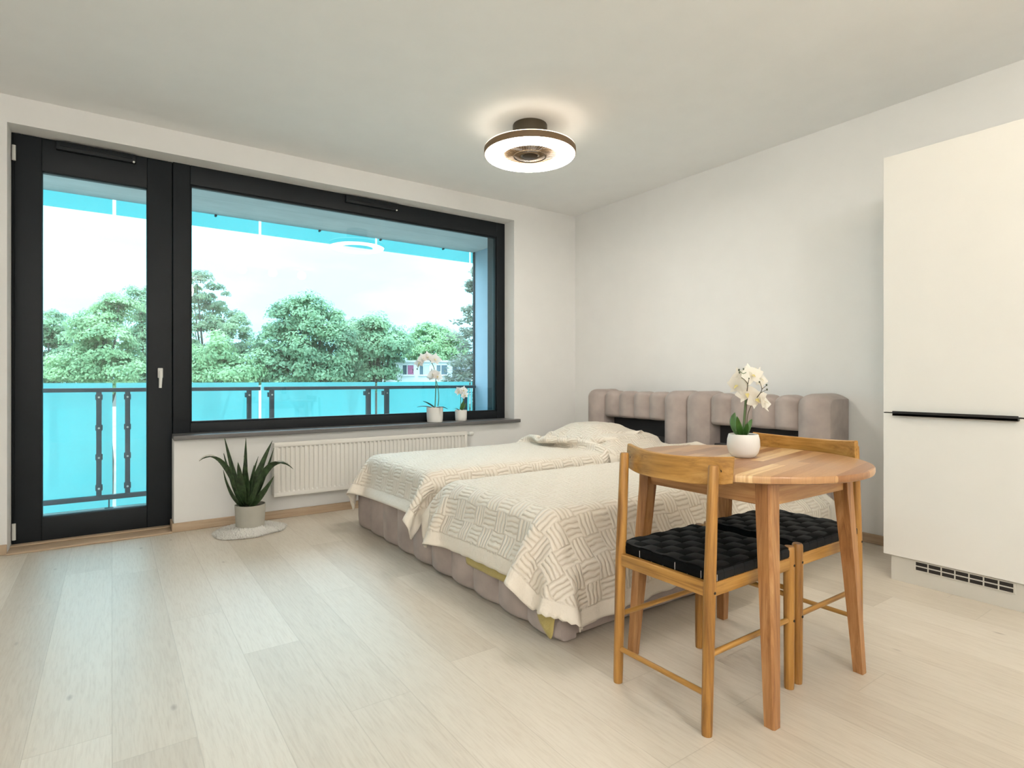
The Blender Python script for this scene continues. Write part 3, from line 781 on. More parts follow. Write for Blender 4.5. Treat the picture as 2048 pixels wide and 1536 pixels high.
# ------------------------------------------------------------------ chairs
def make_chair():
    t = thing('dining_chair', '', 'chair', (0, 0, 0), 0, 'acacia dining chairs with black woven seats')
    HX, HY = .213, .172
    for s in (-1, 1):
        MB().tube([(-HX, s * HY, 0), (-HX, s * HY, .02), (-HX + .012, s * HY, .40), (-HX + .030, s * HY, .748), (-HX + .030, s * HY, .754)], [.0145, .0155, .0175, .0150, .0125], 20).build('back_post', M['chair_z'], t, smooth=True)
        MB().tube([(HX, s * HY, 0), (HX, s * HY, .02), (HX, s * HY, .40), (HX, s * HY, .454), (HX, s * HY, .459)], [.0145, .0155, .0175, .0165, .014], 20).build('front_leg', M['chair_z'], t, smooth=True)
        MB().box(-HX + .014, HX - .012, s * HY - .010, s * HY + .010, .385, .425, .004).build('seat_rail', M['chair_x'], t, smooth=True)
        MB().tube([(-HX + .006, s * HY, .222), (HX, s * HY, .222)], .0085, 14).build('stretcher', M['chair_x'], t, smooth=True)
        for x, z in ((-HX + .012, .400), (HX, .400), (HX, .222)):
            MB().tube([(x, s * (HY + .015), z), (x, s * (HY + .0185), z)], .004, 10).build('peg', M['dark_slot'], t)
    MB().box(-HX - .0, -HX + .022, -HY + .012, HY - .012, .385, .425, .004).build('seat_rail', M['chair_y'], t, smooth=True)
    MB().box(HX - .011, HX + .011, -HY + .012, HY - .012, .385, .425, .004).build('seat_rail', M['chair_y'], t, smooth=True)
    MB().tube([(-HX + .003, -HY, .112), (-HX + .003, HY, .112)], .0085, 14).build('stretcher', M['chair_y'], t, smooth=True)
    MB().tube([(HX, -HY, .300), (HX, HY, .300)], .0085, 14).build('stretcher', M['chair_y'], t, smooth=True)
    # curved backrest, its ends bent towards the sitter
    th = .015; Lb = []
    for k in range(25):
        y = -.205 + .41 * k / 24; x = -.205 + .052 * (y / .205) ** 2
        slope = 2 * .052 * y / .205 ** 2; nl = math.hypot(1, slope); nx_, ny_ = 1 / nl, -slope / nl
        zb = .690 + .012 * (y / .205) ** 4; zt = .778 - .010 * (1 - (y / .205) ** 2)
        ring = []
        for a, z in ((0, zb + .003), (.003, zb), (th - .003, zb), (th, zb + .003), (th, zt - .003), (th - .003, zt), (.003, zt), (0, zt - .003)):
            tilt = (z - .69) * .10
            ring.append((x + nx_ * a + tilt + .010, y + ny_ * a, z))
        Lb.append(ring)
    mb = MB(); vs = [p for r in Lb for p in r]; fs = []
    for i in range(24):
        for j in range(8): fs.append((i * 8 + j, i * 8 + (j + 1) % 8, (i + 1) * 8 + (j + 1) % 8, (i + 1) * 8 + j))
    fs.append(tuple(range(8))); fs.append(tuple(reversed(range(24 * 8, 25 * 8))))
    mb.add(vs, fs).build('backrest', M['chair_y'], t, smooth=30)
    for s in (-1, 1):
        MB().tube([(-.153, s * .172, .735), (-.1435, s * .172, .735)], .005, 10).build('peg', M['dark_slot'], t)
    # woven seat: straps crossing over and under, wrapped round the rails
    X0, X1, Y0, Y1, zt = -.196, .203, -.181, .181, .462
    nX, nY = 8, 8; mb = MB()
    def strap(fixed0, fixed1, along0, along1, n_, parity, alongX):
        path = [(along0 + .004, .423, 0), (along0, .430, 0), (along0, zt - .014, 0), (along0 + .006, zt - .004, 0)]
        step = (along1 - along0) / n_
        for k in range(n_):
            up = 1 if (k + parity) % 2 == 0 else -1
            for q in (.15, .5, .85):
                a = along0 + (k + q) * step
                if a < along0 + .010 or a > along1 - .010: continue
                path.append((a, zt + up * (.0014 if q != .5 else .0018) - .001, up))
        path += [(along1 - .006, zt - .004, 0), (along1, zt - .014, 0), (along1, .430, 0), (along1 - .004, .423, 0)]
        P = []
        for a, z, up in path:
            row = []
            for q, dz in ((0, -.0015), (.12, 0), (.88, 0), (1, -.0015)):
                f = fixed0 + (fixed1 - fixed0) * q
                row.append((a, f, z + dz) if alongX else (f, a, z + dz))
            P.append(row)
        mb.grid(P)
    for j in range(nY):
        w = (Y1 - Y0) / nY; strap(Y0 + j * w + .0008, Y0 + (j + 1) * w - .0008, X0, X1, nX, j, True)
    mb.m = 1
    for i in range(nX):
        w = (X1 - X0) / nX; strap(X0 + i * w + .0008, X0 + (i + 1) * w - .0008, Y0, Y1, nY, i + 1, False)
    mb.m = 0
    mb.box(X0 + .004, X1 - .004, Y0 + .004, Y1 - .004, .426, .4565)
    se = mb.build('woven_seat', [M['strap'], M['strap2']], t, smooth=25)
    for y in (-.14, -.047, .093, .177):
        MB().box(X0 - .0012, X0, y - .0008, y + .0008, .428, .449).build('stitch', M['thread'], se)
    for x in (-.18, .10):
        MB().box(x - .0008, x + .0008, Y0 - .0012, Y0, .428, .446).build('stitch', M['thread'], se)
    return t
chA = make_chair()
chA.location = (1.582, 1.174, 0); chA['label'] = 'acacia chair with woven black seat, its curved back towards the camera'
chB = copy_tree(chA)
chB.location = (2.062, 1.176, 0); chB.rotation_euler = (0, 0, PI); chB['label'] = 'acacia chair on the far side of the table, facing the camera'

# ------------------------------------------------------------------ tall cabinet
CXF = 3.18; CY0, CY1 = .684, 1.286
cb = thing('tall_cabinet', 'tall cream kitchen cabinet housing a built-in fridge', 'cabinet', (3.48, .985, 0))
P_(MB().box(CXF + .021, WR - .016, CY0, CY1 - .001, .122, 2.104, .002).build('body', M['cab']), cb)
P_(MB().box(CXF, CXF + .019, CY0 + .0015, CY1, .8345, 2.109, .0015).build('door', M['cab']), cb)
P_(MB().box(CXF, CXF + .019, CY0 + .0015, CY1, .124, .8285, .0015).build('door', M['cab']), cb)
hb = MB().box(CXF - .022, CXF + .002, .758, 1.238, .818, .832, .003).box(CXF - .022, CXF - .018, .758, 1.238, .818, .841, .0015).box(CXF + .002, CXF + .02, CY0 + .003, CY1 - .001, .8295, .8335)
q = P_(hb.build('door_handle', M['black'], smooth=True), cb); q['label'] = 'black edge pull between the two doors'
pl = P_(MB().box(CXF + .012, CXF + .028, CY0, 1.256, 0, .1215, .001).box(CXF + .028, WR - .016, 1.240, 1.256, 0, .1215).build('plinth', M['cab_plinth']), cb)
gv = MB().box(CXF + .0085, CXF + .012, .773, 1.156, .070, .1205, .001)
gv.m = 1
n = 7; w = (1.150 - .779) / n
for i in range(n):
    for z0, z1 in ((.076, .092), (.098, .114)):
        gv.box(CXF + .0075, CXF + .0125, .779 + i * w + .003, .779 + (i + 1) * w - .003, z0, z1)
g_ = gv.build('vent_grille', [M['cab_plinth'], M['dark_slot']]); g_.parent = pl

# ------------------------------------------------------------------ ceiling lamp with fan
LX, LY = 2.19, 2.93
lp = thing('ceiling_lamp', 'round ceiling lamp with glowing ring around a brown fan grille', 'ceiling lamp', (LX, LY, HC))
MB().lathe([(0, 0), (.108, 0), (.110, -.004), (.110, -.092), (.104, -.100), (0, -.100)], n=64).build('canopy', M['bronze_dark'], lp, smooth=True)
MB().lathe([(0, -.10), (.05, -.10), (.05, -.153), (0, -.153)], n=32).build('motor_housing', M['bronze_dark'], lp, smooth=True)
MB().lathe([(.252, -.146), (.284, -.146), (.289, -.148), (.290, -.152), (.2895, -.1545), (.252, -.1545)], n=96, close=True).build('upper_diffuser', M['glow_top'], lp, smooth=True)
MB().lathe([(.246, -.153), (.291, -.153), (.293, -.156), (.293, -.189), (.291, -.192), (.287, -.192), (.287, -.1795), (.246, -.1795), (.244, -.172), (.244, -.157)], n=96, close=True).build('ring_housing', M['bronze'], lp, smooth=True)
MB().lathe([(.173, -.180), (.2865, -.180), (.2865, -.192), (.282, -.198), (.270, -.202), (.190, -.202), (.176, -.198), (.173, -.192)], n=96, close=True).build('light_ring', M['glow'], lp, smooth=True)
MB().lathe([(0, -.153), (.243, -.153), (.243, -.156), (0, -.156)], n=64).build('top_plate', M['grille'], lp, smooth=True)
gl = MB()
for k in range(56):
    a = 2 * PI * k / 56
    ca, sa = math.cos(a), math.sin(a)
    gl.tube([(ca * .06, sa * .06, -.194), (math.cos(a + .05) * .105, math.sin(a + .05) * .105, -.198), (math.cos(a + .12) * .174, math.sin(a + .12) * .174, -.193)], .0017, 6)
gl.lathe([(.100, -.196), (.105, -.196), (.105, -.201), (.100, -.201)], n=64, close=True)
gl.lathe([(.055, -.193), (.062, -.193), (.062, -.200), (.055, -.200)], n=48, close=True)
gl.build('fan_grille', M['rib'], lp, smooth=True)
hb_ = MB().lathe([(0, -.192), (.05, -.192), (.05, -.200), (.046, -.203), (0, -.204)], n=48).build('centre_cap', M['grille'], lp, smooth=True)
for k in range(5):
    a = 2 * PI * k / 5; P = []
    for i in range(7):
        r = .045 + .12 * i / 6
        P.append([(r * math.cos(a + s * (.16 + .25 * i / 6)), r * math.sin(a + s * (.16 + .25 * i / 6)), -.174 + s * .008) for s in (-1, -.3, .3, 1)])
    MB().grid(P).build('fan_blade', M['grille'], lp, smooth=True)

# lamp bar over the kitchen, then two unseen globes added as fill light
kb = thing('globe_lamp_bar', 'ceiling lamp bar with three opal globes over the kitchen, outside the frame', 'ceiling lamp', (1.87, .40, HC))
MB().box(-.48, .48, -.03, .03, -.03, 0, .006).build('bar', M['white_plastic'], kb, smooth=True)
for x in (-.4, 0, .4):
    MB().lathe([(0, -.03), (.03, -.03), (.03, -.055), (0, -.055)], (x, 0, 0), n=24).build('socket', M['metal'], kb, smooth=True)
    MB().lathe([(.06 * math.sin(PI * k / 16), -.112 + .06 * math.cos(PI * k / 16)) for k in range(17)], (x, 0, 0), n=32).build('globe', M['globe_dim'], kb, smooth='all', merge=1e-5)
for lab, (x, y) in (('large added fill globe under the ceiling behind the camera', (.90, -1.5)), ('large added fill globe by the left wall behind the camera', (-1.36, -1.0))):
    kg = thing('fill_globe', lab, 'ceiling lamp', (x, y, HC), 0, 'added fill globes behind the camera')
    MB().lathe([(0, 0), (.07, 0), (.07, -.03), (0, -.03)], n=32).build('canopy', M['white_plastic'], kg, smooth=True)
    MB().lathe([(.18 * math.sin(PI * k / 20), -.205 + .18 * math.cos(PI * k / 20)) for k in range(21)], n=40).build('globe', M['globe'], kg, smooth='all', merge=1e-5)

# ------------------------------------------------------------------ plants
def blade(mb, pts, wid, up=Vector((0, 0, 1)), fold=.25, thick=.15, tipmat=None, side=None):
    """leaf along pts; wid = half width per point; a shallow V section"""
    pts = [Vector(p) for p in pts]; P = []
    for i, p in enumerate(pts):
        t = (pts[min(i + 1, len(pts) - 1)] - pts[max(i - 1, 0)]).normalized()
        s = Vector(side) if side is not None else t.cross(up)
        s = s - t * s.dot(t)
        if s.length < 1e-3: s = Vector((1, 0, 0))
        s.normalize(); n_ = s.cross(t).normalized(); w = wid[i]
        P.append([p + s * w * a + n_ * (w * fold * (abs(a) ** 1.5)) for a in (-1, -.6, 0, .6, 1)])
    n, m = len(P), 5
    back = [[q - (q - r[2]) * .0 - Vector((0, 0, 0)) for q in r] for r in P]
    vs = [q for r in P for q in r]
    fs = [(i * m + j, (i + 1) * m + j, (i + 1) * m + j + 1, i * m + j + 1) for i in range(n - 1) for j in range(m - 1)]
    return mb.add(vs, fs)
def bez(p0, p1, p2, n=12):
    p0, p1, p2 = Vector(p0), Vector(p1), Vector(p2)
    return [p0 * (1 - t) ** 2 + p1 * 2 * t * (1 - t) + p2 * t * t for t in [i / n for i in range(n + 1)]]
RIGHT = Vector((C_, -S_, 0)); FWD = Vector((S_, C_, 0))

# snake-plant like succulent on the floor
PX_, PY_ = .748, 4.085
rug = MB()
rng = random.Random(3)
def rugr(a): return 1 + .04 * math.sin(2 * a + .6) + .03 * math.sin(3 * a + 2) + .03 * math.sin(7 * a)
RCX, RCY = .742, 4.062
P = []
for i in range(9):
    r = i / 8
    P.append([(RCX + .208 * r * rugr(2 * PI * k / 48) * math.cos(2 * PI * k / 48), RCY + .185 * r * rugr(2 * PI * k / 48) * math.sin(2 * PI * k / 48), .016 * (1 - r ** 6) + .001) for k in range(49)])
rug.grid(P)
for k in range(14000):
    a = rng.uniform(0, 2 * PI); r = math.sqrt(rng.uniform(.02, 1)) * rugr(a)
    x = RCX + .208 * r * math.cos(a); y = RCY + .185 * r * math.sin(a)
    z = .016 * (1 - min(1, r) ** 6)
    da = a + rng.uniform(-.9, .9); L = rng.uniform(.012, .03); h = rng.uniform(.006, .022) * (1.2 - .5 * min(1, r))
    tx, ty = x + L * math.cos(da), y + L * math.sin(da)
    if ty > 4.30: continue
    w = .0016; nx_, ny_ = -math.sin(da) * w, math.cos(da) * w
    mx_, my_ = x + L * .5 * math.cos(da), y + L * .5 * math.sin(da)
    rug.add([(x - nx_, y - ny_, z), (x + nx_, y + ny_, z), (mx_ + nx_, my_ + ny_, z + h), (mx_ - nx_, my_ - ny_, z + h), (tx, ty, max(.001, z + h * .4))], [(0, 1, 2, 3), (3, 2, 4)])
M['fur'] = mat('white_fur', (.95, .93, .88), .9, var=.03, spec=.1)
tag(rug.build('fur_rug', M['fur']), 'small round white fluffy fur mat under the potted succulent', 'fur mat')
sp_ = thing('potted_succulent', 'spiky dark green potted succulent on the white fur mat', 'potted plant', (PX_, PY_, .014))
MB().lathe([(0, 0), (.080, 0), (.086, .004), (.0935, .155), (.0935, .160), (.0895, .160), (.088, .150), (.086, .135), (0, .135)], n=56).build('pot', M['pot_grey'], sp_, smooth=True)
MB().lathe([(0, .141), (.05, .143), (.088, .138)], n=40).build('soil', M['soil'], sp_, smooth=True)
D0 = PX_ * S_ + PY_ * C_
def pp(x, y, dd=0):   # photo pixel -> local coordinate of the plant
    return px(x, y, D0 + dd) - Vector((PX_, PY_, .014))
leaves = [  # base x, control (x,y), tip (x,y), depth of ctrl and tip, width, drooping tip
    ((487, 1005), (466, 940), (449, 877), .02, .05, .017), ((492, 1005), (494, 940), (492, 876), .03, .05, .021),
    ((500, 1005), (512, 950), (545, 881), .02, .04, .023), ((503, 1008), (532, 960), (548, 896), -.02, -.03, .016),
    ((489, 1008), (446, 880), (398, 922), -.03, -.10, .016), ((502, 1008), (540, 888), (586, 938), -.03, -.10, .018),
    ((486, 1008), (462, 960), (447, 907), .04, .10, .014), ((488, 1004), (482, 950), (476, 924), -.08, -.16, .022),
    ((497, 1005), (503, 960), (517, 913), -.02, -.04, .015), ((500, 1010), (530, 985), (548, 952), -.05, -.09, .017),
    ((488, 1010), (458, 985), (447, 940), -.05, -.10, .017), ((500, 1010), (525, 1000), (538, 972), .03, .07, .013),
    ((492, 1004), (498, 960), (488, 912), -.05, -.07, .019), ((494, 1006), (506, 965), (508, 930), .05, .07, .018),
    ((490, 1008), (470, 985), (460, 920), -.06, -.12, .015), ((497, 1008), (515, 985), (524, 938), -.06, -.12, .016)]
for (bx, by), (cx_, cy_), (tx, ty), dc, dt_, w in leaves:
    pts = bez(pp(bx, by + 4, dc * .1), pp(cx_, cy_, dc), pp(tx, ty, dt_), 14)
    w *= 1.35
    wid = [w * (.75 + .25 * math.sin(PI * min(1, t * 1.6))) * max(.04, (1 - t ** 3.2)) for t in [i / 14 for i in range(15)]]
    mb = MB(); blade(mb, pts, wid, side=RIGHT + FWD * random.uniform(-.6, .6), fold=.45)
    o = mb.build('leaf', M['leaf_plant'], sp_, smooth='all')
    so = o.modifiers.new('thick', 'SOLIDIFY'); so.thickness = .003
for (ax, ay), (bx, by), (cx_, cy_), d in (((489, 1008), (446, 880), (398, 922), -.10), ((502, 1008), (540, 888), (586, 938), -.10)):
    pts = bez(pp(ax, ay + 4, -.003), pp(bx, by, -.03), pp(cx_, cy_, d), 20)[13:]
    MB().tube([p + Vector((0, 0, .0065)) - FWD * .004 for p in pts], [.0016, .003, .0034, .003, .0026, .002, .0014, .0006], 6).build('tip_highlight', M['leaf_shine'], sp_, smooth=True)  # whitish tube painting the light highlight along each drooping leaf end

# orchids
def petal(mb, c, d, side, n_, L, W, curl=.25, tip=.55):
    """petal from c along d"""
    P = []
    for i in range(9):
        t = i / 8; w = W * math.sin(PI * min(1, (.08 + t * .92)) ** tip) ** .8 if t < 1 else W * .08
        row = []
        for a in (-1, -.5, 0, .5, 1):
            row.append(c + d * (L * t) + side * (w * a) + n_ * (curl * L * (t * t * .6 - .25 * abs(a) ** 2 * math.sin(PI * t)) * -1))
        P.append(row)
    mb.grid(P)
def flower(parent, c, face, size, m_p, roll=0):
    size *= 1.13
    c = Vector(c); f = Vector(face).normalized()
    a = Vector((0, 0, 1)); a = (a - f * a.dot(f)).normalized(); b = f.cross(a)
    ca, sa = math.cos(roll), math.sin(roll); a, b = a * ca + b * sa, b * ca - a * sa
    mb = MB()
    petal(mb, c + f * .002, b, a, f, size, size * .62, -.25)
    petal(mb, c + f * .002, -b, a, f, size, size * .62, -.25)
    petal(mb, c, a, b, f, size * .95, size * .36, -.2)
    for s in (-1, 1):
        d = (-a * .8 + b * s * .6).normalized(); petal(mb, c, d, d.cross(f), f, size * .95, size * .34, -.2)
    o = mb.build('flower', m_p, parent, smooth='all')
    lp_ = MB()
    petal(lp_, c + f * .004, (f * .8 - a * .6).normalized(), b, a, size * .42, size * .16, .3)
    lp_.build('lip', M['lip'], o, smooth='all')
    return o
def orchid(name, label, loc, pot_prof, leaves, stems, flowers, buds, m_leaf, m_pet, soil_z, soil_r, group=None):
    t = thing(name, label, 'potted orchid', loc, 0, group)
    L0 = Vector(loc)
    MB().lathe(pot_prof, n=56).build('pot', M['pot'], t, smooth=True)
    MB().lathe([(0, soil_z + .003), (soil_r, soil_z)], n=32).build('soil', M['soil'], t)
    for p0, p1, p2, w in leaves:
        pts = bez(Vector(p0) - L0, Vector(p1) - L0, Vector(p2) - L0, 12)
        wid = [w * max(.06, math.sin(PI * (.12 + .88 * (i / 12) ** .8)) ** .7) if i < 12 else w * .05 for i in range(13)]
        mb = MB(); d = (pts[-1] - pts[0]); blade(mb, pts, wid, side=Vector((-d.y, d.x, 0)) if abs(d.z) < .04 else RIGHT, fold=.35)
        o = mb.build('leaf', m_leaf, t, smooth='all'); so = o.modifiers.new('thick', 'SOLIDIFY'); so.thickness = .002
    for pts, r, mm in stems:
        P = [Vector(p) - L0 for p in pts]
        # smooth the polyline
        for _ in range(2):
            Q = [P[0]]
            for i in range(len(P) - 1): Q += [P[i].lerp(P[i + 1], .25), P[i].lerp(P[i + 1], .75)]
            P = Q + [P[-1]]
        MB().tube(P, [r * (1 - .5 * i / len(P)) for i in range(len(P))], 8).build('stem', M[mm], t, smooth=True)
    for c, f, s, rl in flowers: flower(t, Vector(c) - L0, f, s, m_pet, rl)
    for c, s in buds:
        bm = bmesh.new(); bmesh.ops.create_uvsphere(bm, u_segments=12, v_segments=8, radius=s)
        for v in bm.verts: v.co.z *= 1.35; v.co += Vector(c) - L0
        MB().frombm(bm).build('bud', M['bud'], t, smooth='all')
    return t
# table orchid
OX, OY = 1.842, 1.196
DO = OX * S_ + OY * C_
def tp(x, y, d=0): return px(x, y, DO + d)
BK = -FWD
pot1 = [(0, 0), (.034, 0), (.040, .003), (.050, .018), (.0555, .040), (.0545, .062), (.0500, .080), (.0485, .082), (.0465, .080), (.050, .062), (.048, .05), (0, .05)]
orchid('potted_orchid', 'white orchid in a round white bowl pot on the wooden table', (OX, OY, TH), pot1,
    [(tp(1482, 872), tp(1458, 845, .01), tp(1470, 825, .01), .0165), (tp(1484, 872), tp(1475, 850, -.03), tp(1474, 832, -.04), .011), (tp(1490, 872), tp(1497, 850, .02), tp(1504, 838, .03), .009), (tp(1488, 872), tp(1492, 855, -.02), tp(1495, 845, -.03), .010)],
    [([tp(1486, 874), tp(1488, 840), tp(1491, 805), tp(1494, 765), tp(1490, 745), tp(1500, 737)], .0042, 'stem'), ([tp(1489, 874), tp(1490, 840, .01), tp(1494, 800, .01), tp(1497, 770, .01)], .0035, 'stake'),
     ([tp(1494, 872), tp(1494, 840), tp(1497, 822), tp(1508, 800), tp(1520, 785)], .0018, 'stake'),
     ([tp(1494, 782, -.03), tp(1496, 768, -.05), tp(1490, 760, -.05), tp(1483, 755, -.05)], .0016, 'stake'), ([tp(1496, 768, -.05), tp(1498, 757, -.05)], .0014, 'stake'),
     ([tp(1514, 795, -.03), tp(1523, 783, -.05), tp(1524, 776, -.05), tp(1520, 765, -.05)], .0016, 'stake'), ([tp(1524, 778, -.05), tp(1533, 771, -.05)], .0013, 'stake'), ([tp(1521, 786, -.05), tp(1534, 779, -.05)], .0013, 'stake'),
     ([tp(1492, 745, -.02), tp(1486, 748, -.03), tp(1478, 741, -.03)], .0014, 'stem')],
    [(tp(1502, 750, -.01), BK + Vector((.2, 0, .3)), .040, .2), (tp(1518, 756, .02), BK + RIGHT * .8 + Vector((0, 0, .2)), .040, -.3), (tp(1482, 757, .01), BK - RIGHT * .9 + Vector((0, 0, .2)), .040, .4), (tp(1476, 770, -.02), BK * .6 - RIGHT, .036, -.2),
     (tp(1494, 786, -.01), BK - RIGHT * .3 - Vector((0, 0, .3)), .036, .1), (tp(1512, 797, -.01), BK + Vector((0, 0, -.2)), .034, .5), (tp(1527, 803, .0), BK * .6 + RIGHT * .6 + Vector((0, 0, .2)), .037, -.3), (tp(1503, 742, .03), RIGHT * .4 + Vector((0, 0, 1)) - FWD * .3, .034, .9)],
    [(tp(1478, 740, -.03), .0035), (tp(1487, 738, -.03), .0028), (tp(1479, 745, -.03), .003), (tp(1519, 764, -.05), .0028), (tp(1533, 770, -.05), .003), (tp(1534, 779, -.05), .003), (tp(1498, 757, -.05), .0022)],
    M['leaf_orchid'], M['petal'], .064, .050)
# sill orchids
S1 = (2.262, 4.385, .630); D1 = S1[0] * S_ + S1[1] * C_
def s1(x, y, d=0): return px(x, y, D1 + d)
cyl = lambda r, h: [(0, 0), (r * .86, 0), (r * .93, .004), (r * .97, .03), (r, h - .02), (r, h), (r - .004, h), (r - .006, h - .02), (0, h - .02)]
orchid('potted_orchid', 'tall arching white orchid in the larger white pot on the window sill', S1, cyl(.0705, .128),
    [(s1(868, 816), s1(850, 808), s1(834, 814, -.02), .017), (s1(869, 815), s1(858, 806, .02), s1(846, 802, .04), .006), (s1(872, 815), s1(884, 809), s1(896, 818, -.02), .015), (s1(870, 816), s1(878, 810, -.05), s1(888, 815, -.10), .014)],
    [([s1(870, 815), s1(871, 790), s1(872, 765), s1(870, 745), s1(867, 731), s1(858, 718), s1(846, 716), s1(838, 726), s1(836, 736)], .0045, 'stem'), ([s1(876, 812), s1(878, 795), s1(876, 775), s1(873, 762)], .0045, 'stem')],
    [(s1(839, 725), BK - RIGHT * .4, .045, .2), (s1(846, 716), BK + Vector((0, 0, .3)), .045, .5), (s1(855, 714), BK + RIGHT * .2 + Vector((0, 0, .4)), .050, .1), (s1(870, 718), BK + RIGHT * .5 + Vector((0, 0, .2)), .052, -.2), (s1(867, 748), BK + Vector((0, 0, -.2)), .050, .3), (s1(875, 752), BK + RIGHT * .5, .044, -.5), (s1(862, 752, .02), BK - RIGHT * .6, .04, .3)],
    [(s1(834.5, 738), .006), (s1(826, 740), .005), (s1(825, 744), .004)], M['leaf_orchid_dark'], M['petal_pink'], .112, .064)
S2 = (2.516, 4.380, .630); D2 = S2[0] * S_ + S2[1] * C_
def s2(x, y, d=0): return px(x, y, D2 + d)
orchid('potted_orchid', 'small white orchid in the smaller white pot at the right end of the sill', S2, cyl(.0525, .096),
    [(s2(921, 819), s2(926, 808, -.01), s2(928, 800, -.01), .014), (s2(919, 820), s2(914, 815), s2(909, 817, -.02), .012), (s2(923, 820), s2(930, 812), s2(932, 806), .010)],
    [([s2(921, 819), s2(921.5, 800), s2(922, 785), s2(919, 778)], .003, 'stem'), ([s2(924, 819), s2(928, 800), s2(929, 785), s2(926, 777)], .0025, 'stem')],
    [(s2(918, 783), BK - RIGHT * .3, .036, .2), (s2(916, 780, .01), BK - RIGHT * .6 + Vector((0, 0, .3)), .030, .6), (s2(927, 780), BK + RIGHT * .3 + Vector((0, 0, .2)), .036, -.2), (s2(929, 790), BK + RIGHT * .4, .034, .4)],
    [(s2(929, 798), .004)], M['leaf_orchid'], M['petal_pink'], .082, .047)

# ------------------------------------------------------------------ outside: ground, trees, houses
GZ = -7.0
gr = MB().box(-90, 130, 6.5, 200, GZ - .3, GZ).build('lawn', M['ground']); tag(gr, 'grassy ground far below the balcony', 'ground', kind='structure')

def crown(blobs, leaf, n_per, seed, flat=.4, jitter=.4, clump=1.0, shell=.45):
    """blobs: (centre, radius vector). Leaf sprays gathered in clumps over each blob."""
    rng = np.random.default_rng(seed)
    Cc = []; Nn = []
    for c, r in blobs:
        c = np.array(c); r = np.array(r)
        vol = r.prod() ** (1 / 3)
        k = max(6, int(n_per * (vol / 2.0) ** 2))
        d = rng.normal(size=(k, 3)); d /= np.linalg.norm(d, axis=1)[:, None]
        rad = (1 - shell) + shell * rng.random(k) ** .6
        cc = c + d * r * rad[:, None]
        m_ = 150
        cr = (clump * rng.uniform(.55, 1.2, k))[:, None, None] * np.array([1, 1, .8])
        dd = rng.normal(size=(k, m_, 3)); dd /= np.linalg.norm(dd, axis=2)[..., None]
        dd[..., 2] = np.abs(dd[..., 2]) * 1.2 - .45
        pos = cc[:, None, :] + dd * cr * rng.random((k, m_, 1)) ** .35
        Cc.append(pos.reshape(-1, 3)); Nn.append((dd + d[:, None, :] * .6).reshape(-1, 3))
    Pp = np.concatenate(Cc); Nv = np.concatenate(Nn) + rng.normal(0, jitter, Pp.shape); Nv[:, 2] += flat
    Nv /= np.linalg.norm(Nv, axis=1)[:, None]
    t = np.cross(Nv, rng.normal(size=Nv.shape)); t /= np.linalg.norm(t, axis=1)[:, None]; b = np.cross(Nv, t)
    s = leaf * rng.uniform(.6, 1.3, len(Pp))[:, None]
    V = np.stack([Pp - t * s, Pp + b * s * .55, Pp + t * s, Pp - b * s * .55], 1).reshape(-1, 3)
    return V
def leaf_mesh(name, V, m_, parent):
    me = bpy.data.meshes.new(name); n = len(V) // 4
    me.vertices.add(len(V)); me.vertices.foreach_set('co', V.reshape(-1))
    me.loops.add(len(V)); me.loops.foreach_set('vertex_index', np.arange(len(V)))
    me.polygons.add(n); me.polygons.foreach_set('loop_start', np.arange(n) * 4); me.polygons.foreach_set('loop_total', np.full(n, 4))
    me.materials.append(m_); me.update(); me.validate()
    o = bpy.data.objects.new(name, me); COL.objects.link(o); o.parent = parent; return o
def tree(name, label, cx_, d, blobs_px, m_, seed, n_per=66, leaf=.105, clump=.82, trunk=True, group='trees beyond the balcony', **kw):
    """blobs_px: (x, y, rx, ry) in photo pixels at depth d; the tree stands on the ground below cx_"""
    base = px(cx_, CY, d); base.z = GZ
    t = thing(name, label, 'tree', base, 0, group)
    rng = random.Random(seed); bl = []
    s = d / F_PX
    for x, y, rx, ry in blobs_px:
        c = px(x, y, d) - base + FWD * rng.uniform(-1, 1) * rx * s * .5
        bl.append((tuple(c), (rx * s, rx * s, ry * s)))
    leaf_mesh('crown', crown(bl, leaf, n_per, seed, clump=clump, **kw), m_, t)
    if trunk:
        top = sum((Vector(c) for c, r in bl), Vector()) / len(bl)
        mb = MB().tube([(0, 0, 0), (.1, .05, 2.5), (top.x * .5, top.y * .5, max(3.5, top.z * .6)), top], [.34, .27, .2, .08], 10)
        for c, r in bl:
            c = Vector(c); a = Vector((top.x * .4, top.y * .4, max(3.2, top.z * .55)))
            mb.tube(bez(a, a.lerp(c, .5) + Vector((0, 0, -.4)), c + Vector((0, 0, r[2] * .4)), 8), [.14, .13, .11, .10, .08, .07, .05, .04, .02], 7)
        mb.build('trunk', M['bark'], t, smooth=True)
    return t
tree('broadleaf_tree', 'leafy tree at the left edge seen through the balcony door glass', 105, 42, [(95, 650, 34, 30), (60, 690, 50, 45), (120, 690, 45, 40), (95, 740, 60, 40), (150, 735, 45, 38)], M['leaf_a'], 11)
tree('broadleaf_tree', 'dense green tree in the middle of the balcony door glass', 215, 38, [(205, 640, 38, 40), (235, 615, 30, 32), (170, 670, 40, 38), (225, 690, 50, 45), (180, 740, 50, 40), (250, 745, 50, 38)], M['leaf_b'], 12)
tree('broadleaf_tree', 'tall tree half hidden by the dark door post', 290, 45, [(285, 610, 30, 38), (305, 650, 35, 45), (290, 700, 45, 50), (300, 755, 50, 40)], M['leaf_a'], 13)
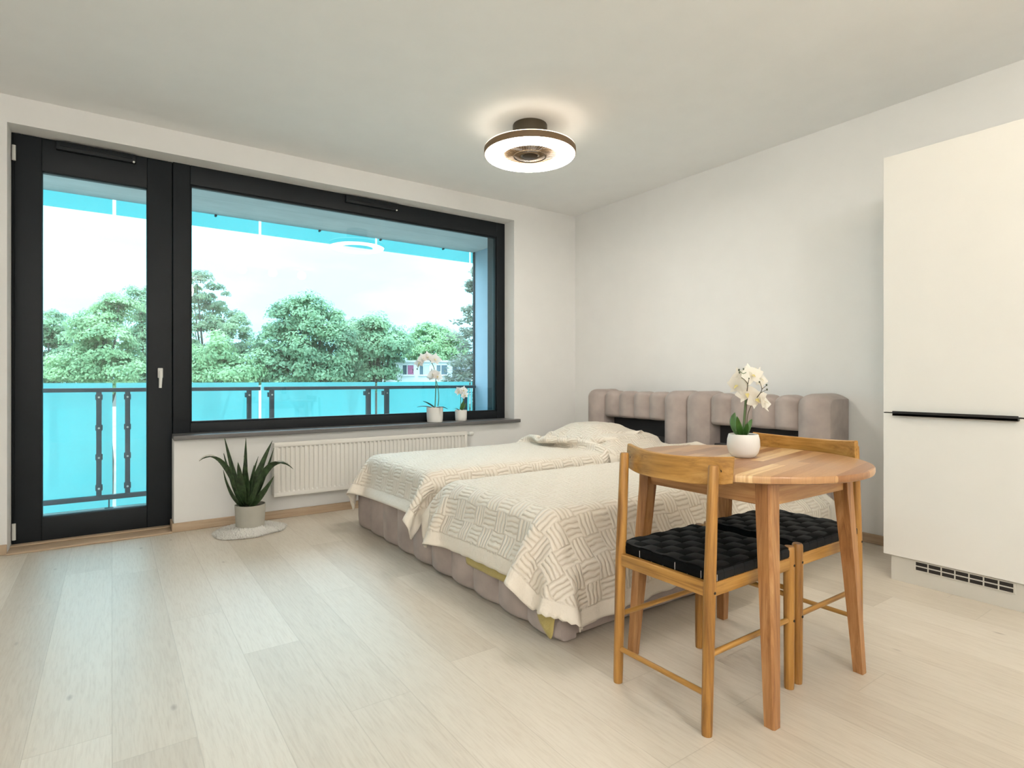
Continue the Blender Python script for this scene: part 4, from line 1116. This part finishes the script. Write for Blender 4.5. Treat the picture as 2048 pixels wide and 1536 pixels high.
tree('broadleaf_tree', 'tallest airy tree at the left side of the picture window', 400, 46, [(400, 575, 30, 30), (425, 600, 34, 30), (385, 620, 38, 36), (440, 645, 42, 30), (475, 655, 30, 26), (395, 670, 46, 38), (455, 690, 45, 34), (495, 690, 28, 26)], M['leaf_c'], 14, n_per=34, clump=.72)
tree('broadleaf_tree', 'bright green bushy tree low in front of the tall airy tree', 430, 34, [(400, 720, 40, 34), (440, 700, 32, 32), (440, 745, 48, 30), (480, 745, 40, 28), (395, 755, 40, 30)], M['leaf_b'], 15)
tree('broadleaf_tree', 'broad round-topped tree in the centre of the picture window', 615, 36, [(610, 625, 42, 34), (575, 645, 36, 34), (650, 645, 38, 34), (555, 690, 40, 38), (615, 690, 55, 45), (670, 695, 45, 42), (590, 740, 55, 32), (650, 742, 50, 32), (540, 735, 35, 32)], M['leaf_a'], 16, n_per=70)
tree('broadleaf_tree', 'dark green tree right of the broad round-topped tree', 700, 42, [(700, 665, 26, 26), (705, 705, 38, 38), (725, 740, 42, 30), (690, 745, 40, 30)], M['leaf_c'], 17)
tree('broadleaf_tree', 'rounded tree left of the pale house', 755, 38, [(745, 655, 28, 26), (770, 665, 30, 26), (735, 690, 34, 32), (785, 690, 34, 30), (760, 725, 40, 36), (745, 755, 34, 26)], M['leaf_a'], 18)
tree('broadleaf_tree', 'fresh green tree behind the pale house', 860, 52, [(850, 675, 30, 28), (880, 680, 32, 28), (830, 695, 26, 26), (905, 700, 32, 30), (860, 715, 50, 30)], M['leaf_b'], 19)
# conifer
def conifer(label, cx_, d, ytop, ybot, half, seed):
    base = px(cx_, CY, d); base.z = GZ
    t = thing('conifer_tree', label, 'tree', base, 0, 'trees beyond the balcony')
    s = d / F_PX; top = (CY - ytop) * s + 1 - GZ; bot = (CY - ybot) * s + 1 - GZ; H_ = half * s
    rng = np.random.default_rng(seed); V = []; mb = MB().tube([(0, 0, 0), (0, 0, top * .6), (0, 0, top)], [.3, .18, .02], 8)
    for k in range(150):
        f = rng.random() ** .8; z = top - f * (top - bot); L = (.12 + f * .95) * H_ * rng.uniform(.6, 1.1); a = rng.uniform(0, 2 * PI)
        dr = np.array([math.cos(a), math.sin(a), 0]); n_ = 54
        q = rng.random(n_) ** .7
        pos = np.array([0, 0, z]) + dr * (q * L)[:, None]; pos[:, 2] += -.22 * L * q + .16 * L * q * q
        pos += rng.normal(0, .10, pos.shape); pos[:, 2] -= np.abs(rng.normal(0, .16, n_))
        Nv = rng.normal(size=(n_, 3)) * .5 + np.array([0, 0, .5]); Nv /= np.linalg.norm(Nv, axis=1)[:, None]
        tt = dr + rng.normal(0, .35, (n_, 3)); tt -= Nv * (tt * Nv).sum(1)[:, None]; tt /= np.linalg.norm(tt, axis=1)[:, None]; bb_ = np.cross(Nv, tt)
        sz = rng.uniform(.10, .22, n_)[:, None]
        V.append(np.stack([pos - tt * sz, pos + bb_ * sz * .4, pos + tt * sz, pos - bb_ * sz * .4], 1).reshape(-1, 3))
        e_ = np.array([0, 0, z]) + dr * L; e_[2] -= .06 * L
        mb.tube([(0, 0, z), tuple(e_)], [.03, .008], 5)
    leaf_mesh('crown', np.concatenate(V), M['leaf_d'], t); mb.build('trunk', M['bark'], t)
conifer('tall grey-green conifer beside the balcony partition', 952, 40, 535, 900, 120, 21)

# pale house with four windows: local frame at its front left corner
def house(name, label, corner, yaw, length, depth, zb, zt, wins, extra=None, cat='house'):
    t = thing(name, label, cat, (corner.x, corner.y, GZ), yaw)
    h0, h1 = zb - GZ, zt - GZ
    MB().box(0, length, 0, depth, 0, h1 - .12).build('wall', M['house'], t)
    MB().box(-.12, length + .12, -.14, depth + .14, h1 - .12, h1, .01).build('roof', M['roofw'], t)
    for x0, x1, z0, z1, mm in wins:
        a, b = z0 - GZ, z1 - GZ
        w_ = MB(); e_ = .05
        for bx in ((x0, x0 + e_), (x1 - e_, x1), ((x0 * .58 + x1 * .42) - e_ / 2, (x0 * .58 + x1 * .42) + e_ / 2)):
            w_.box(bx[0], bx[1], -.05, .02, a, b)
        w_.box(x0, x1, -.05, .02, a, a + e_).box(x0, x1, -.05, .02, b - e_, b).box(x0 - .04, x1 + .04, -.10, .0, a - .05, a)
        o = w_.build('window', M['house_frame'], t)
        MB().box(x0 + .02, x1 - .02, -.012, .0, a + .02, b - .02).build('pane', M['house_glass'], o)
        xm = x0 * .58 + x1 * .42
        if mm: MB().box(xm + .04, x1 - .06, -.02, -.013, a + .06, b - .06).build('curtain', M[mm], o)
    return t
dh = 40.0; sH = dh / F_PX
cor = px(797, 740, dh)
zt_ = 1 + (CY - 721) * sH
def hx(x): return (x - 797) * sH
wz0, wz1 = 1 + (CY - 750.5) * sH, 1 + (CY - 729) * sH
house('pale_house', 'pale flat-roofed house with a row of four windows', cor, -YAW, hx(940), 6.0, GZ, zt_,
      [(hx(804), hx(829), wz0, wz1, 'curtain_pink'), (hx(838), hx(860), wz0, wz1, 'curtain_pale'), (hx(872), hx(896), wz0, wz1, None), (hx(904), hx(929), wz0, wz1, 'curtain_pale')])
anx = thing('house_annex', 'blank white side annex left of the row of four windows', 'house annex', (0, 0, 0))
a0 = px(768, 740, 44); a1 = px(796.5, 740, 40.2)
u = (a1 - a0); u.z = 0; ang = math.atan2(u.y, u.x); anx.location = (a0.x, a0.y, GZ); anx.rotation_euler = (0, 0, ang)
MB().box(0, u.length, 0, 1.8, 0, zt_ - GZ - .1).build('wall', M['house'], anx)
MB().box(-.1, u.length, -.12, 1.9, zt_ - GZ - .1, zt_ - GZ + .02).build('roof', M['roofw'], anx)
ft = thing('flat_roof_building', 'long low pale roof with a chimney just above the balustrade', 'building', (0, 0, 0))
c0 = px(440, CY, 60); ft.location = (c0.x, c0.y, GZ); ft.rotation_euler = (0, 0, -YAW)
s6 = 60 / F_PX
MB().box(0, 300 * s6, 0, 6, 0, 7.25).build('wall', M['house'], ft)
MB().box(-.3, 300 * s6 + .3, -.3, 6.3, 7.25, 7.5, .02).build('roof', M['roofw'], ft)
xc = (562 - 440) * s6
ch = MB().box(xc - .2, xc + .2, -.6, -.1, 5.0, 8.55).build('chimney', M['brick'], ft)
MB().box(xc - .25, xc + .25, -.66, -.04, 8.55, 8.68, .02).build('chimney_cap', M['roofw'], ch)
